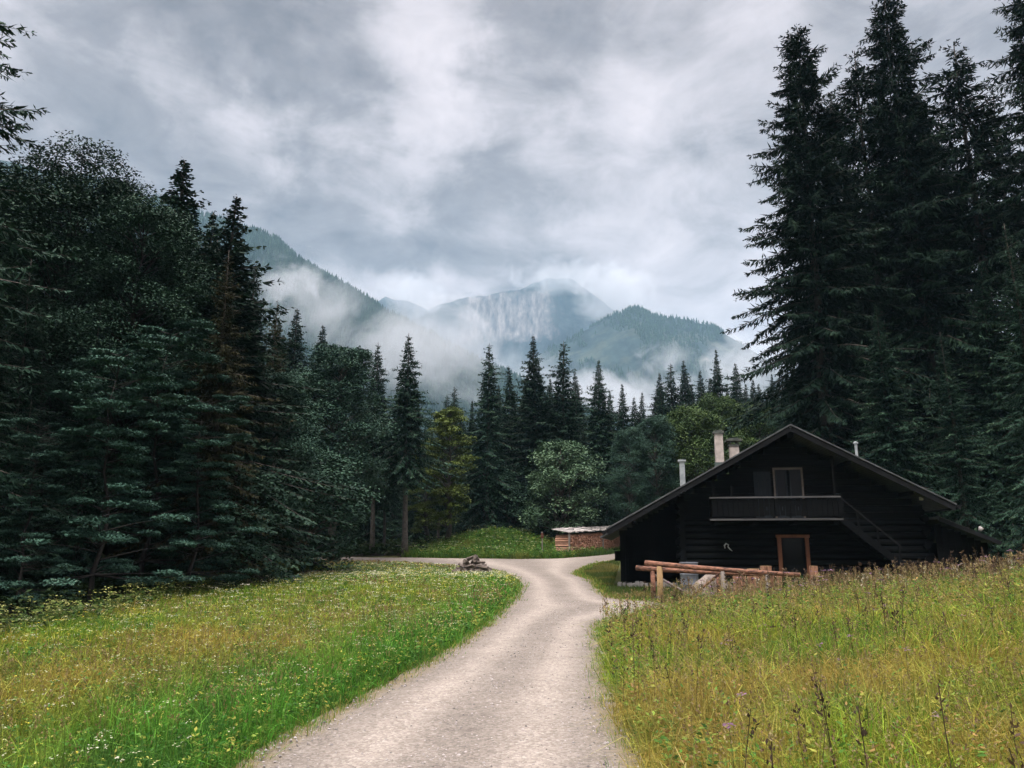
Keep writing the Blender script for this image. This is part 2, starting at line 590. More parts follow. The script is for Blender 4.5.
# ------------------------------------------------------------------ terrain
_by = np.array([-400, 20, 29, 38, 44, 48, 55, 60, 66, 80, 120, 250, 600, 1500, 9000.])
_bz = np.array([0, 0, 0.27, 0.42, 0.65, 0.90, 1.06, 1.32, 1.75, 3.0, 9.0, 26.0, 40.0, 60.0, 60.0])


def terrain(x, y):
    x = np.asarray(x, float)
    y = np.asarray(y, float)
    z = 0
    for o, w in ((-2.5, .25), (0, .5), (2.5, .25)):
        z = z + w * np.interp(y + o, _by, _bz)
    # right meadow swelling up beside the road, dropping before the cabin
    e = np.maximum(0, x - 2.6)
    hill = 0.128 * e * e / (e + 1.6)
    hill = np.minimum(hill, 2.6)
    z = z + hill * (1 - sstep(14.0, 25.0, y - 0.22 * np.maximum(x - 5, 0))) * sstep(-6, 4, y)
    # gentle rise to the cabin's uphill side
    z = z + 0.5 * sstep(7, 16, x) * sstep(22, 28, y) * (1 - sstep(45, 60, y))
    # grassy mound in the fork
    z = z + 1.35 * np.exp(-((x + 1.2) / 4.2) ** 2 - ((y - 57.0) / 4.2) ** 2)
    # slopes under the forest on both flanks
    far = sstep(14, 40, y)
    z = z + 0.16 * np.maximum(0, -x - 17 - 0.1 * y) * far + 0.22 * np.maximum(0, x - 26) * far
    z = np.where(np.abs(x) > 400, np.minimum(z, 70), z)
    z = z + 0.05 * (fbm(x * 0.5, y * 0.5, 3, 3) - 0.5) * sstep(4, 10, np.hypot(x, y) + 3)
    return np.minimum(z, 75.0)


def hit(u, v):
    d = ray(u, v)
    o = np.array([0, 0, EYE])
    for rep in range(2):
        t = np.linspace(3, 110, 4000)
        p = o + d[None, :] * t[:, None]
        k = np.argmax(p[:, 2] < terrain(p[:, 0], p[:, 1]))
        return p[k]


def in_poly(px, py, poly):
    c = np.zeros(np.shape(px), bool)
    n = len(poly)
    j = n - 1
    for i in range(n):
        xi, yi = poly[i][:2]
        xj, yj = poly[j][:2]
        q = ((yi > py) != (yj > py)) & (px < (xj - xi) * (py - yi) / (yj - yi + 1e-12) + xi)
        c ^= q
        j = i
    return c


def poly_dist(px, py, poly, closed=True):
    """Distance to the polyline and the nearest point on it."""
    best = np.full(np.shape(px), 1e9)
    bx, by = np.zeros_like(best), np.zeros_like(best)
    n = len(poly)
    for i in range(n if closed else n - 1):
        x0, y0 = poly[i][:2]
        x1, y1 = poly[(i + 1) % n][:2]
        dx, dy = x1 - x0, y1 - y0
        t = np.clip(((px - x0) * dx + (py - y0) * dy) / (dx * dx + dy * dy + 1e-12), 0, 1)
        qx, qy = x0 + t * dx, y0 + t * dy
        d = np.hypot(px - qx, py - qy)
        m = d < best
        best = np.where(m, d, best)
        bx = np.where(m, qx, bx)
        by = np.where(m, qy, by)
    return best, bx, by


def chaikin(p, it=2):
    p = [np.array(q[:2], float) for q in p]
    for _ in range(it):
        r = [p[0]]
        for a, b in zip(p[:-1], p[1:]):
            r += [0.75 * a + 0.25 * b, 0.25 * a + 0.75 * b]
        r.append(p[-1])
        p = r
    return p


L_EDGE = chaikin([(-2.9, -6), (-2.35, 2)] + [hit(*q)[:2] for q in
         [(232, 768), (290, 735), (350, 704), (420, 668), (470, 637), (498, 613), (514, 597), (518, 586), (510, 576), (490, 570), (465, 567)]]
         + [(-4.6, 44.5), (-8.0, 46.5), (-14.0, 47.6), (-22, 49)])
UP_EDGE = chaikin([(-22, 53.6), (-14.0, 51.9), (-9.0, 50.4), (-5.6, 49.3), (-3.2, 48.8), (-0.5, 48.3), (1.8, 48.3), (3.5, 49.0), (5.3, 52.4), (7.5, 57.0), (11.0, 62.5), (18, 70)])
R_EDGE = chaikin([(22, 66), (14.0, 59.0), (9.4, 53.6), (6.2, 48.0), (3.9, 42.4), (2.85, 37.0)] + [hit(*q)[:2] for q in [(596, 581), (598, 590), (612, 599)]]
         + [(3.55, 23.6), (4.3, 23.2), (4.4, 21.6), (3.6, 20.6)] + [hit(*q)[:2] for q in [(606, 622), (601, 632), (605, 645), (611, 680), (621, 722), (646, 768)]]
         + [(1.15, 3), (1.5, -6)])
ROAD = L_EDGE + UP_EDGE + R_EDGE


def axis(lo, hi, step, far, n):
    a = np.arange(lo, hi + 1e-6, step)
    g = np.geomspace(step, far, n)
    return np.concatenate([(lo - g)[::-1], a, hi + g])


def build_ground():
    xs = axis(-24, 24, 0.4, 4300, 46)
    ys = axis(1, 66, 0.4, 5200, 50)
    ys = ys[ys > -300]
    X, Y = np.meshgrid(xs, ys)
    Z = terrain(X, Y)
    V = np.stack([X, Y, Z], -1).reshape(-1, 3)
    nx, ny = len(xs), len(ys)
    i, j = np.meshgrid(np.arange(nx - 1), np.arange(ny - 1))
    a = (j * nx + i).ravel()
    F = np.stack([a, a + 1, a + nx + 1, a + nx], -1)
    me = np_mesh('ground', V, F, ground_mat(), smooth=True)
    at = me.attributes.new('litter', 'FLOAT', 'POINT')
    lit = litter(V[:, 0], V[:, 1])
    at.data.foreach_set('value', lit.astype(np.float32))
    tag(obj('ground', me), 'uneven ground under the meadows and the forest', 'ground', None, 'structure')


FOREST_L = [(-60, -5), (-9.2, -5), (-8.9, 12), (-9.1, 17), (-9.6, 22.5), (-9.9, 26.5), (-10.0, 31.0), (-10.4, 37), (-10.6, 44), (-11, 46.6), (-40, 49), (-80, 49)]


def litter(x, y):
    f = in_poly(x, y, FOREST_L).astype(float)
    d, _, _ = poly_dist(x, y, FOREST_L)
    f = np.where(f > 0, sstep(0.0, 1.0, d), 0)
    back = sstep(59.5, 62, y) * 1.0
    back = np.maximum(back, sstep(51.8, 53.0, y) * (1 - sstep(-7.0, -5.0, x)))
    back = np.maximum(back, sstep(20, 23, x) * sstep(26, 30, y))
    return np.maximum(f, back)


def build_road():
    P = np.array([[q[0], q[1]] for q in ROAD])
    x0, y0 = P.min(0)
    x1, y1 = P.max(0)
    s = 0.2
    xs = np.arange(x0 - s, x1 + s, s)
    ys = np.arange(y0 - s, y1 + s, s)
    X, Y = np.meshgrid(xs, ys)
    ins = in_poly(X, Y, ROAD)
    cell = ins[:-1, :-1] | ins[1:, :-1] | ins[:-1, 1:] | ins[1:, 1:]
    d, qx, qy = poly_dist(X.ravel(), Y.ravel(), ROAD)
    d, qx, qy = d.reshape(X.shape), qx.reshape(X.shape), qy.reshape(X.shape)
    rag = 0.10 * (vnoise(X * 2.2, Y * 2.2, 5) - 0.3)
    Xn = np.where(ins, X, qx + (X - qx) * 0.35)
    Yn = np.where(ins, Y, qy + (Y - qy) * 0.35)
    Z = terrain(Xn, Yn) + 0.035 + 0.012 * (fbm(Xn * 1.1, Yn * 1.1, 11, 3) - 0.5)
    Z = np.where(ins & (d > 0.25), Z, Z - 0.02)
    nx = len(xs)
    jj, ii = np.nonzero(cell)
    a = jj * nx + ii
    F = np.stack([a, a + 1, a + nx + 1, a + nx], -1)
    used = np.unique(F)
    remap = -np.ones(X.size, int)
    remap[used] = np.arange(len(used))
    V = np.stack([Xn, Yn, Z], -1).reshape(-1, 3)[used]
    me = np_mesh('gravel_road', V, remap[F], road_mat(), smooth=True)
    dl = poly_dist(V[:, 0], V[:, 1], L_EDGE, False)[0]
    dr = poly_dist(V[:, 0], V[:, 1], R_EDGE, False)[0]
    fr = dl / (dl + dr + 1e-6)
    tr = np.exp(-((fr - 0.30) / 0.10) ** 2) + np.exp(-((fr - 0.72) / 0.10) ** 2)
    ac = 1 - np.clip(tr, 0, 1)
    me.attributes.new('across', 'FLOAT', 'POINT').data.foreach_set('value', ac.astype(np.float32))
    dm = np.minimum(np.minimum(dl, dr), poly_dist(V[:, 0], V[:, 1], UP_EDGE, False)[0])
    me.attributes.new('verge', 'FLOAT', 'POINT').data.foreach_set('value', (1 - sstep(0.0, 0.35, dm)).astype(np.float32))
    tag(obj('gravel_road', me), 'pale pinkish gravel road that forks in front of the forest', 'road', None, 'structure')
    # loose stones lying on it
    n = 20000
    py = 5.0 + 22 * rng.random(n) ** 1.6
    px = rng.uniform(-3, 4.5, n)
    ok = in_poly(px, py, ROAD)
    px, py = px[ok], py[ok]
    dl = poly_dist(px, py, L_EDGE, False)[0]
    dr = poly_dist(px, py, R_EDGE, False)[0]
    fr = dl / (dl + dr)
    keep = rng.random(len(px)) < 0.25 + 0.75 * (np.exp(-((fr - 0.5) / 0.12) ** 2) + (np.minimum(dl, dr) < 0.4))
    px, py = px[keep], py[keep]
    n = len(px)
    oct_v = np.array([[1, 0, 0], [-1, 0, 0], [0, 1, 0], [0, -1, 0], [0, 0, 1], [0, 0, -1.]])
    oct_f = np.array([[0, 2, 4], [2, 1, 4], [1, 3, 4], [3, 0, 4], [2, 0, 5], [1, 2, 5], [3, 1, 5], [0, 3, 5]])
    sz = 0.006 + 0.012 * rng.random(n) ** 2.5
    V = oct_v[None] * (sz[:, None] * rng.uniform(0.6, 1.3, (n, 3)))[:, None, :] * rng.uniform(0.75, 1.2, (n, 6, 1))
    a = rng.uniform(0, 6.28, n)
    c, s_ = np.cos(a)[:, None], np.sin(a)[:, None]
    V = np.stack([V[..., 0] * c - V[..., 1] * s_, V[..., 0] * s_ + V[..., 1] * c, V[..., 2] * 0.7], -1)
    V += np.stack([px, py, terrain(px, py) + 0.037], -1)[:, None]
    F = (oct_f[None] + 6 * np.arange(n)[:, None, None]).reshape(-1, 3)
    g = rng.uniform(0.08, 0.42, n)
    col = np.stack([g, g * 0.92, g * 0.87], -1).repeat(8, 0)
    me = np_mesh('loose_gravel', V, F, hue_mat('gravel_stones', 0.9, 0.15, 0), col=col)
    tag(obj('loose_gravel', me), 'loose small stones scattered over the gravel road', 'gravel', None, 'stuff')


build_ground()
build_road()


# ------------------------------------------------------------------ mountains
def ridge(name, prof, D, front, back, base_z, mat, label, relief, seed, n_s=220, n_t=70, power=1.15):
    pts = np.array([at_y(u, v, D) for u, v in prof])
    s = np.linspace(0, 1, n_s)
    xr = np.interp(s, np.linspace(0, 1, len(pts)), pts[:, 0])
    zr = np.interp(xr, pts[:, 0], pts[:, 2])
    zr = zr + relief * 0.10 * (fbm(xr / 60.0, xr * 0 + seed, seed, 4) - 0.5) * 2
    t = np.linspace(-1, 1, n_t)
    T, XR = np.meshgrid(t, xr)
    ZR = np.repeat(zr[:, None], n_t, 1)
    yy = D + np.where(T < 0, T * front, T * back)
    fall = 1 - np.abs(T) ** power
    wob = relief * (fbm(XR / 140.0 + T * 0.6, T * 2.0, seed + 5, 5) - 0.5)
    rid = relief * 0.7 * np.abs(fbm(XR / 95.0 + 0.8 * T, T * 1.1, seed + 9, 4) - 0.5)
    edge = np.minimum(1, np.abs(T) * 5)
    yy = yy + edge * wob * 2.2
    Z = base_z + (ZR - base_z) * fall + edge * (wob * 0.6 - rid) * np.clip(fall * 2, 0, 1)
    V = np.stack([XR, yy, Z], -1).reshape(-1, 3)
    i, j = np.meshgrid(np.arange(n_s - 1), np.arange(n_t - 1), indexing='ij')
    a = (i * n_t + j).ravel()
    F = np.stack([a, a + n_t, a + n_t + 1, a + 1], -1)
    o = obj(name, np_mesh(name, V, F, mat, smooth=True))
    tag(o, label, 'mountain', None, 'structure')
    return V.reshape(n_s, n_t, 3)


def conifer_cloud(name, base, hts, mat, label, wid=0.22):
    """A far wood that reads as one mass: every tree is three stacked ragged cones on a trunk."""
    n = len(base)
    tmpl, fac = [], []
    for (z0, z1, r) in ((0.06, 0.55, 1.0), (0.32, 0.80, 0.72), (0.58, 1.0, 0.45)):
        k = 6
        o = len(tmpl)
        tmpl += [(r * math.cos(6.283 * i / k + z0 * 9), r * math.sin(6.283 * i / k + z0 * 9), z0) for i in range(k)] + [(0, 0, z1)]
        fac += [(o + i, o + (i + 1) % k, o + k) for i in range(k)]
    tmpl, fac = np.array(tmpl), np.array(fac)
    q = len(tmpl)
    V = np.repeat(tmpl[None], n, 0)
    jit = rng.uniform(0.6, 1.35, (n, q, 1))
    V[:, :, :2] *= jit * (hts * wid * rng.uniform(0.7, 1.2, n))[:, None, None]
    V[:, :, 2] *= hts[:, None]
    V[:, :, 2] += rng.uniform(-0.04, 0.04, (n, q)) * hts[:, None]
    V += base[:, None, :]
    F = (fac[None] + q * np.arange(n)[:, None, None]).reshape(-1, 3)
    tint = np.repeat(rng.random(n), len(fac))
    tag(obj(name, np_mesh(name, V, F, mat, tint=tint)), label, 'forest', None, 'stuff')


fa, fb = (0.010, 0.020, 0.020), (0.040, 0.062, 0.050)
G = ridge('wooded_ridge', [(-330, 40), (-120, 105), (0, 158), (80, 180), (150, 200), (205, 216), (252, 231), (278, 243), (300, 260), (325, 277), (350, 291),
          (372, 304), (395, 318), (425, 334), (460, 352), (510, 378), (580, 408), (650, 440)], 1500, 700, 700, 45,
          mountain_mat('ridge_forest_floor', fa, fb, 0.0), 'steep wooded ridge sloping down from the left behind the forest', 60, 21)
sel = rng.integers(0, G.shape[0], 26000), rng.integers(2, 38, 26000)
# trees stand where the grid of the slope is, jittered between nodes
gi = np.clip(sel[0] + 0, 0, G.shape[0] - 2)
gj = np.clip(sel[1], 0, G.shape[1] - 2)
fu, fv = rng.random(26000)[:, None], rng.random(26000)[:, None]
B = (G[gi, gj] * (1 - fu) + G[gi + 1, gj] * fu) * (1 - fv) + (G[gi, gj + 1] * (1 - fu) + G[gi + 1, gj + 1] * fu) * fv
keep = (B[:, 0] > -900) & (B[:, 0] < 250)
B = B[keep]
conifer_cloud('ridge_forest', B, rng.uniform(10, 21, len(B)), M['spruce'], 'dense conifer forest covering the misty ridge on the left')

CL0 = at_y(505, 318, 2950)
ridge('rocky_mountain', [(300, 345), (365, 305), (386, 293), (410, 300), (428, 308), (440, 302), (458, 296), (480, 292), (500, 290), (520, 286), (534, 279), (548, 274), (562, 273),
      (574, 277), (588, 287), (605, 300), (630, 322), (680, 355), (760, 390), (850, 430)], 3000, 650, 900, 60,
      mountain_mat('rocky_mountain_ground', (0.006, 0.013, 0.017), (0.040, 0.058, 0.060), 0.45, (CL0[0], CL0[2], 190, 125)),
      'grey rocky mountain with a pale cliff half hidden in cloud', 120, 33, 300, 90, 0.9)
G = ridge('wooded_peak', [(470, 395), (520, 368), (552, 348), (575, 336), (592, 325), (608, 317), (622, 313), (631, 309), (640, 308), (648, 314), (660, 317), (680, 320), (702, 324),
      (716, 328), (728, 337), (744, 347), (765, 358), (790, 372), (830, 392), (900, 425)], 2200, 800, 700, 55,
      mountain_mat('peak_ground', (0.006, 0.015, 0.018), (0.034, 0.056, 0.052), 0.6, None, 0.35),
      'rounded wooded peak with grassy patches right of the rocky mountain', 90, 47)
gi = rng.integers(0, G.shape[0] - 1, 9000)
gj = rng.integers(8, 37, 9000)
fu, fv = rng.random(9000)[:, None], rng.random(9000)[:, None]
B = (G[gi, gj] * (1 - fu) + G[gi + 1, gj] * fu) * (1 - fv) + (G[gi, gj + 1] * (1 - fu) + G[gi + 1, gj + 1] * fu) * fv
pat = fbm(B[:, 0] / 130, B[:, 2] / 130, 71, 4)
B = B[pat > 0.5]
conifer_cloud('peak_forest', B, rng.uniform(8, 17, len(B)), M['spruce'], 'patches of dark conifers on the rounded peak')

# wooded hillside rising behind the near forest
n = 2600
hx = rng.uniform(-230, 260, n)
hy = rng.uniform(100, 420, n)
ok = (np.abs(hx) < hy * 0.9 + 20)
hx, hy = hx[ok], hy[ok]
B = np.stack([hx, hy, terrain(hx, hy)], -1)
ht = rng.uniform(13, 22, len(B))
lim = EYE + np.hypot(hx, hy) * np.where(hx < 0, 0.155, 0.15)      # the wood stays low in the valley
ok = B[:, 2] + ht < lim
conifer_cloud('hillside_forest', B[ok], ht[ok], M['dark_spruce'], 'far dark forest on the valley floor behind the near spruces', 0.19)


# ------------------------------------------------------------------ trees
def kites(P, D, N, ln, wd):
    """Leaf-shaped quads: base P, direction D, face normal about N."""
    D = D / (np.linalg.norm(D, axis=1, keepdims=True) + 1e-9)
    W = np.cross(D, N)
    W /= (np.linalg.norm(W, axis=1, keepdims=True) + 1e-9)
    ln, wd = ln[:, None], wd[:, None]
    a = P
    b = P + D * ln * 0.45 + W * wd * 0.5
    c = P + D * ln
    d = P + D * ln * 0.45 - W * wd * 0.5
    return np.stack([a, b, c, d], 1)


def quad_faces(n):
    return np.arange(4 * n, dtype=np.int32).reshape(n, 4)


def spruce(name, H, Rad, crown_base, seed, whorl=0.42, nb=6, spray=0.30, wid=0.055, gap=0.1, droop=0.42, step=0.13, hang=0.5,
           mat='spruce', power=0.8, bark='bark', tip=1.0, lean=0.0, dead=0.6, fill=1.0):
    g = np.random.default_rng(seed)
    random.seed(seed)
    tr = MB()
    zs = np.linspace(0, H, 14)
    r0 = 0.011 * H + 0.06
    wob = lambda z: np.array([lean * (z / H) ** 2 + 0.05 * math.sin(z * 0.5 + seed), 0.05 * math.cos(z * 0.43 + seed), 0])
    tr.tube([wob(z) + np.array([0, 0, z - 0.3 * (z == 0)]) for z in zs], [r0 * (1 - 0.97 * (z / H) ** 0.9) * (1.35 if i == 0 else 1) + 0.008 for i, z in enumerate(zs)], 8, wob=0.06)
    z0 = crown_base * H
    K, tint = [], []
    z = z0
    while z < H - 0.25:
        t = (z - z0) / (H - z0)
        prof = (1 - t) ** power * min(1.0, 0.55 + 3.0 * t)
        L0 = Rad * prof + 0.07
        nn = max(3, int(round(nb * (0.65 + 0.35 * (1 - t)))))
        a0 = g.uniform(0, 6.28)
        big = g.uniform(0.8, 1.2)
        for b in range(nn):
            if g.random() < gap:
                continue
            az = a0 + 6.283 * b / nn + g.normal(0, 0.22)
            L = L0 * big * g.uniform(0.6, 1.15)
            if g.random() < 0.08:
                L *= 1.12
            zz = z + g.uniform(-0.5, 0.5) * whorl
            up = -0.12 + 0.52 * t ** 1.3 + g.normal(0, 0.08)
            m = max(3, int(L / step))
            s = (np.arange(m) + g.random(m)) / m
            ca, sa = math.cos(az), math.sin(az)
            dr = droop * (1 - 0.75 * t)
            bend = g.normal(0, 0.10)
            fx = lambda q: np.stack([ca * L * q - sa * L * bend * q * q, sa * L * q + ca * L * bend * q * q,
                                     L * (up * q - dr * q ** 1.6 + 0.30 * dr * q ** 4)], -1)
            base = wob(zz) + np.array([0, 0, zz])
            pts = base + fx(np.array([0.0, 0.35, 0.7, 0.95]))
            tr.tube(pts, [0.012 + 0.010 * L, 0.009 + 0.006 * L, 0.008, 0.004], 3, cap=False)
            p = base + fx(s)
            e = fx(np.minimum(s + 0.05, 1.05)) - fx(s)
            e /= np.linalg.norm(e, axis=1, keepdims=True)
            side = np.array([-sa, ca, 0.0])
            reach = min(1.0, 0.25 + 0.55 * L) * spray * (0.45 + 0.9 * (1 - s) * min(1.6, 0.5 + 0.35 * L))
            start = 0.10 if t > 0.25 else 0.22
            ok = s > start * g.uniform(0.5, 1.5)
            for sg in (-1, 1, 0, 2):
                if sg in (0, 2):
                    if sg == 2 and g.random() > hang:
                        continue
                    d = e * 0.5 + g.normal(0, 0.35, (m, 3)) + np.array([0, 0, -0.85 if sg == 2 else 0.1])
                else:
                    d = e * 0.75 + side * sg * g.uniform(0.55, 1.0, (m, 1)) + g.normal(0, 0.16, (m, 3)) + np.array([0, 0, -0.28 - 0.2 * (1 - t)])
                nrm = np.array([0, 0, 1.0]) + g.normal(0, 0.45, (m, 3))
                ln = reach * g.uniform(0.65, 1.3, m)
                q = kites(p, d, nrm, ln, wid * g.uniform(0.7, 1.4, m) * (1 + 0.8 * ln))[ok]
                K.append(q)
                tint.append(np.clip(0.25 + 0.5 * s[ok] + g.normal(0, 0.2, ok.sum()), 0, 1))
                # secondary twigs off the longer sprays
                if sg in (-1, 1):
                    d2 = d / np.linalg.norm(d, axis=1, keepdims=True)
                    for fr, tw in ((0.35, 1), (0.5, -1), (0.7, 1)):
                        pp = p + d2 * (ln * fr)[:, None]
                        dd = d2 * 0.8 + e * 0.55 * tw + g.normal(0, 0.2, (m, 3)) + np.array([0, 0, -0.12])
                        K.append(kites(pp, dd, nrm, ln * 0.55 * g.uniform(0.6, 1.2, m), wid * g.uniform(0.7, 1.2, m))[ok])
                        tint.append(np.clip(0.35 + 0.5 * s[ok] + g.normal(0, 0.2, ok.sum()), 0, 1))
        # inner twigs that close the crown around the stem
        m = int(fill * 60 * (L0 + 0.12))
        rr = L0 * 0.42 * g.random(m) ** 0.6
        az = g.uniform(0, 6.283, m)
        p = wob(z) + np.stack([np.cos(az) * rr, np.sin(az) * rr, z + g.uniform(-1, 1, m) * whorl - 0.25 * rr], -1)
        d = np.stack([np.cos(az), np.sin(az), g.normal(-0.5, 0.5, m)], -1) + g.normal(0, 0.4, (m, 3))
        K.append(kites(p, d, np.array([0, 0, 1.0]) + g.normal(0, 0.6, (m, 3)), min(1.0, 0.3 + 0.45 * L0) * spray * g.uniform(0.6, 1.2, m), min(1.0, 0.5 + 0.3 * L0) * wid * 1.4 * g.uniform(0.7, 1.4, m)))
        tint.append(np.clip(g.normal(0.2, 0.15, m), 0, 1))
        z += whorl * g.uniform(0.75, 1.25) * (1 - 0.45 * t)
    # leader
    m = int(14 * tip)
    s = g.random(m)
    p = wob(H) + np.stack([s * 0, s * 0, H - 0.9 + 0.95 * s], -1)
    az = g.uniform(0, 6.28, m)
    d = np.stack([np.cos(az), np.sin(az), g.uniform(0.2, 1.4, m)], -1)
    K.append(kites(p, d, g.normal(0, 1, (m, 3)), 0.15 * (1.15 - s), np.full(m, wid * 0.6)))
    tint.append(g.uniform(0.3, 0.7, m))
    # dead lower snags on the bare stem
    if crown_base > 0.12 and dead:
        for i in range(int(30 * crown_base * dead * H / 10)):
            zz = g.uniform(0.12, 1.0) * z0
            az = g.uniform(0, 6.28)
            L = g.uniform(0.3, 1.3)
            pp = wob(zz) + np.array([0, 0, zz])
            q = np.array([math.cos(az), math.sin(az), g.uniform(-0.35, 0.1)])
            tr.tube([pp, pp + q * L * 0.5, pp + q * L + np.array([0, 0, -0.1])], [0.018, 0.011, 0.004], 3, cap=False)
    K = np.concatenate(K)
    tint = np.concatenate(tint)
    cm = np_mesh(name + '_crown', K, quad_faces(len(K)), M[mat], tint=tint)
    return dict(trunk=tr.mesh(name + '_trunk', M[bark], True), crown=cm, H=H, n=len(K))


def broadleaf(name, H, prof, seed, lobes=80, leaves=330, flat=0.5, lobe_r=(0.10, 0.18), leaf=0.16, mat='maple', bark='bark', crown_base=0.25,
              width=1.0, stems=1, tiers=0, updroop=0.0, stem_r=0.02, limb=1.0):
    """prof(t) gives the crown radius (in m) at crown fraction t; foliage is many flattened leafy sprays around limb tips."""
    g = np.random.default_rng(seed)
    random.seed(seed + 1)
    tr = MB()
    z0 = crown_base * H
    for st in range(stems):
        a = 6.283 * st / max(1, stems) + 0.5
        off = np.array([math.cos(a), math.sin(a), 0]) * (0.25 if stems > 1 else 0)
        pts = [off + np.array([0, 0, -0.3])]
        for k in range(1, 8):
            f = k / 7
            pts.append(off * (1 + 3 * f) + np.array([g.normal(0, 0.012 * H), g.normal(0, 0.012 * H), f * H * 0.88]))
        tr.tube(pts, [stem_r * H * (1.25 if k == 0 else 1 - 0.93 * (k / 7)) / stems ** 0.5 for k in range(8)], 8, wob=0.05)
    K, tint = [], []
    for i in range(lobes):
        t = (i + g.random()) / lobes
        t = t ** 0.85
        if tiers:
            t = (math.floor(t * tiers) + 0.5 + g.normal(0, 0.16)) / tiers
        rad = prof(np.clip(t, 0, 1)) * width
        az = g.uniform(0, 6.283)
        if tiers:       # every side carries its layers at its own heights and lengths
            t = t + 0.9 / tiers * math.sin(2 * az + 1.1) + 0.5 / tiers * math.sin(5 * az)
            t = min(max(t, 0.02), 1.0)
            rad *= 0.72 + 0.5 * float(vnoise(np.array(az * 1.3 + 7), np.array(t * tiers), 5))
        rr = rad * g.uniform(0.25, 1.0) ** 0.55 * g.uniform(0.85, 1.08)
        c = np.array([math.cos(az) * rr, math.sin(az) * rr, z0 + t * (H - z0) - updroop * rr])
        lr = g.uniform(*lobe_r) * (prof(0.4) * width * 1.6 + 0.6)
        lr *= 0.75 + 0.5 * (rr / (rad + 1e-6)) * 0.6
        if t > 0.9:
            lr *= 0.8
        zb = max(0.12 * H, c[2] - rr * (g.uniform(0.02, 0.15) if tiers else g.uniform(0.35, 0.8)) - 0.2)
        mid = np.array([c[0] * 0.5, c[1] * 0.5, zb + (c[2] - zb) * 0.62])
        tr.tube([(0, 0, zb), mid, c - np.array([0, 0, lr * flat * 0.3])], [limb * (0.007 * H * (1 - t) + 0.02), 0.03 * limb, 0.010 * limb], 4, cap=False)
        m = int(leaves * g.uniform(0.7, 1.3))
        dd = g.normal(0, 1, (m, 3))
        dd[:, 2] = np.abs(dd[:, 2]) * np.where(g.random(m) < 0.22, -0.8, 1.0)
        dd /= np.linalg.norm(dd, axis=1, keepdims=True)
        sh = g.uniform(0.35, 1.08, (m, 1)) ** 0.6
        lump = 1 + 0.28 * np.sin(dd[:, :1] * 5 + i) * np.cos(dd[:, 1:2] * 6 + 2 * i)
        p = c + dd * sh * lump * np.array([lr, lr, lr * flat])
        # sprays sag towards their outer edge
        out = np.hypot(p[:, 0], p[:, 1])
        p[:, 2] -= 0.10 * np.maximum(0, out - rr) ** 1.3
        az2 = g.uniform(0, 6.283, m)
        d = np.stack([np.cos(az2), np.sin(az2), g.normal(-0.25, 0.35, m)], -1) + dd * 0.6
        nrm = np.array([0, 0, 1.0]) + dd * 0.5 + g.normal(0, 0.38, (m, 3))
        K.append(kites(p, d, nrm, leaf * g.uniform(0.7, 1.4, m), leaf * 0.62 * g.uniform(0.7, 1.3, m)))
        tint.append(np.clip(g.normal(0.45, 0.22, m), 0, 1))
    K = np.concatenate(K)
    cm = np_mesh(name + '_crown', K, quad_faces(len(K)), M[mat], tint=np.concatenate(tint))
    return dict(trunk=tr.mesh(name + '_trunk', M[bark], True), crown=cm, H=H, n=len(K))


P = {}
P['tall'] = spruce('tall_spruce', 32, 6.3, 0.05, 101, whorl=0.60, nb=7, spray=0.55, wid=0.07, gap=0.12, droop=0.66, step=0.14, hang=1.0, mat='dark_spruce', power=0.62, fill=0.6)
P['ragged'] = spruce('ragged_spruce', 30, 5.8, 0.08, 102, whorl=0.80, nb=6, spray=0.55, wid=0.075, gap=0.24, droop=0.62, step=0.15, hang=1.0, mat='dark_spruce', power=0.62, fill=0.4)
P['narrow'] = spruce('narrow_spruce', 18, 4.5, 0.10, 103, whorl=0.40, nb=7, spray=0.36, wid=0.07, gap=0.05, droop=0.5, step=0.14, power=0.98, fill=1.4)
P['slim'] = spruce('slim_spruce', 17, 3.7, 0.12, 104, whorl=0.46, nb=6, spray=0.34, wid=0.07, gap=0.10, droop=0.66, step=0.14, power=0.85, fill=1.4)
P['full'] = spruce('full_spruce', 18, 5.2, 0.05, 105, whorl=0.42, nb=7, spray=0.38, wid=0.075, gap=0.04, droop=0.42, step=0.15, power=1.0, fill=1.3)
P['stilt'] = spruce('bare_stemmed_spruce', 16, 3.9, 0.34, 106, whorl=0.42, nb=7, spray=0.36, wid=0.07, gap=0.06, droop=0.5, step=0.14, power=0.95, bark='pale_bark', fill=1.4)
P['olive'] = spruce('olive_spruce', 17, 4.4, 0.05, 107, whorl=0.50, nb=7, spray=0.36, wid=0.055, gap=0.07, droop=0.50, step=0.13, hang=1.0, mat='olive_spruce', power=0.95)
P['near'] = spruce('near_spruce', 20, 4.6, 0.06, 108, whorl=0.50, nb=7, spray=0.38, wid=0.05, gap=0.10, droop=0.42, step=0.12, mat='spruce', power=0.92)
dome = lambda w: (lambda t: w * (max(0.0, 1 - (2 * abs(t - 0.42)) ** 2.4 * 0.55 if t < 0.42 else 1 - ((t - 0.42) / 0.62) ** 2.0)) ** 0.5 + 0.05)
P['maple'] = broadleaf('maple_tree', 14, dome(3.3), 201, 120, 500, 0.45, (0.13, 0.21), 0.155, 'maple', 'pale_bark', 0.30)
P['beech'] = broadleaf('beech_tree', 17, dome(4.3), 202, 170, 700, 0.40, (0.11, 0.25), 0.125, 'beech', 'dark_bark', 0.08)
P['tier'] = broadleaf('tiered_beech', 9, lambda t: 3.1 * (1 - 0.5 * t) * (0.75 + 0.35 * math.sin(9 * t)), 203, 85, 700, 0.14, (0.11, 0.22), 0.10, 'tier_leaves', 'dark_bark', 0.10, tiers=6, updroop=0.12, stem_r=0.010, limb=0.45)
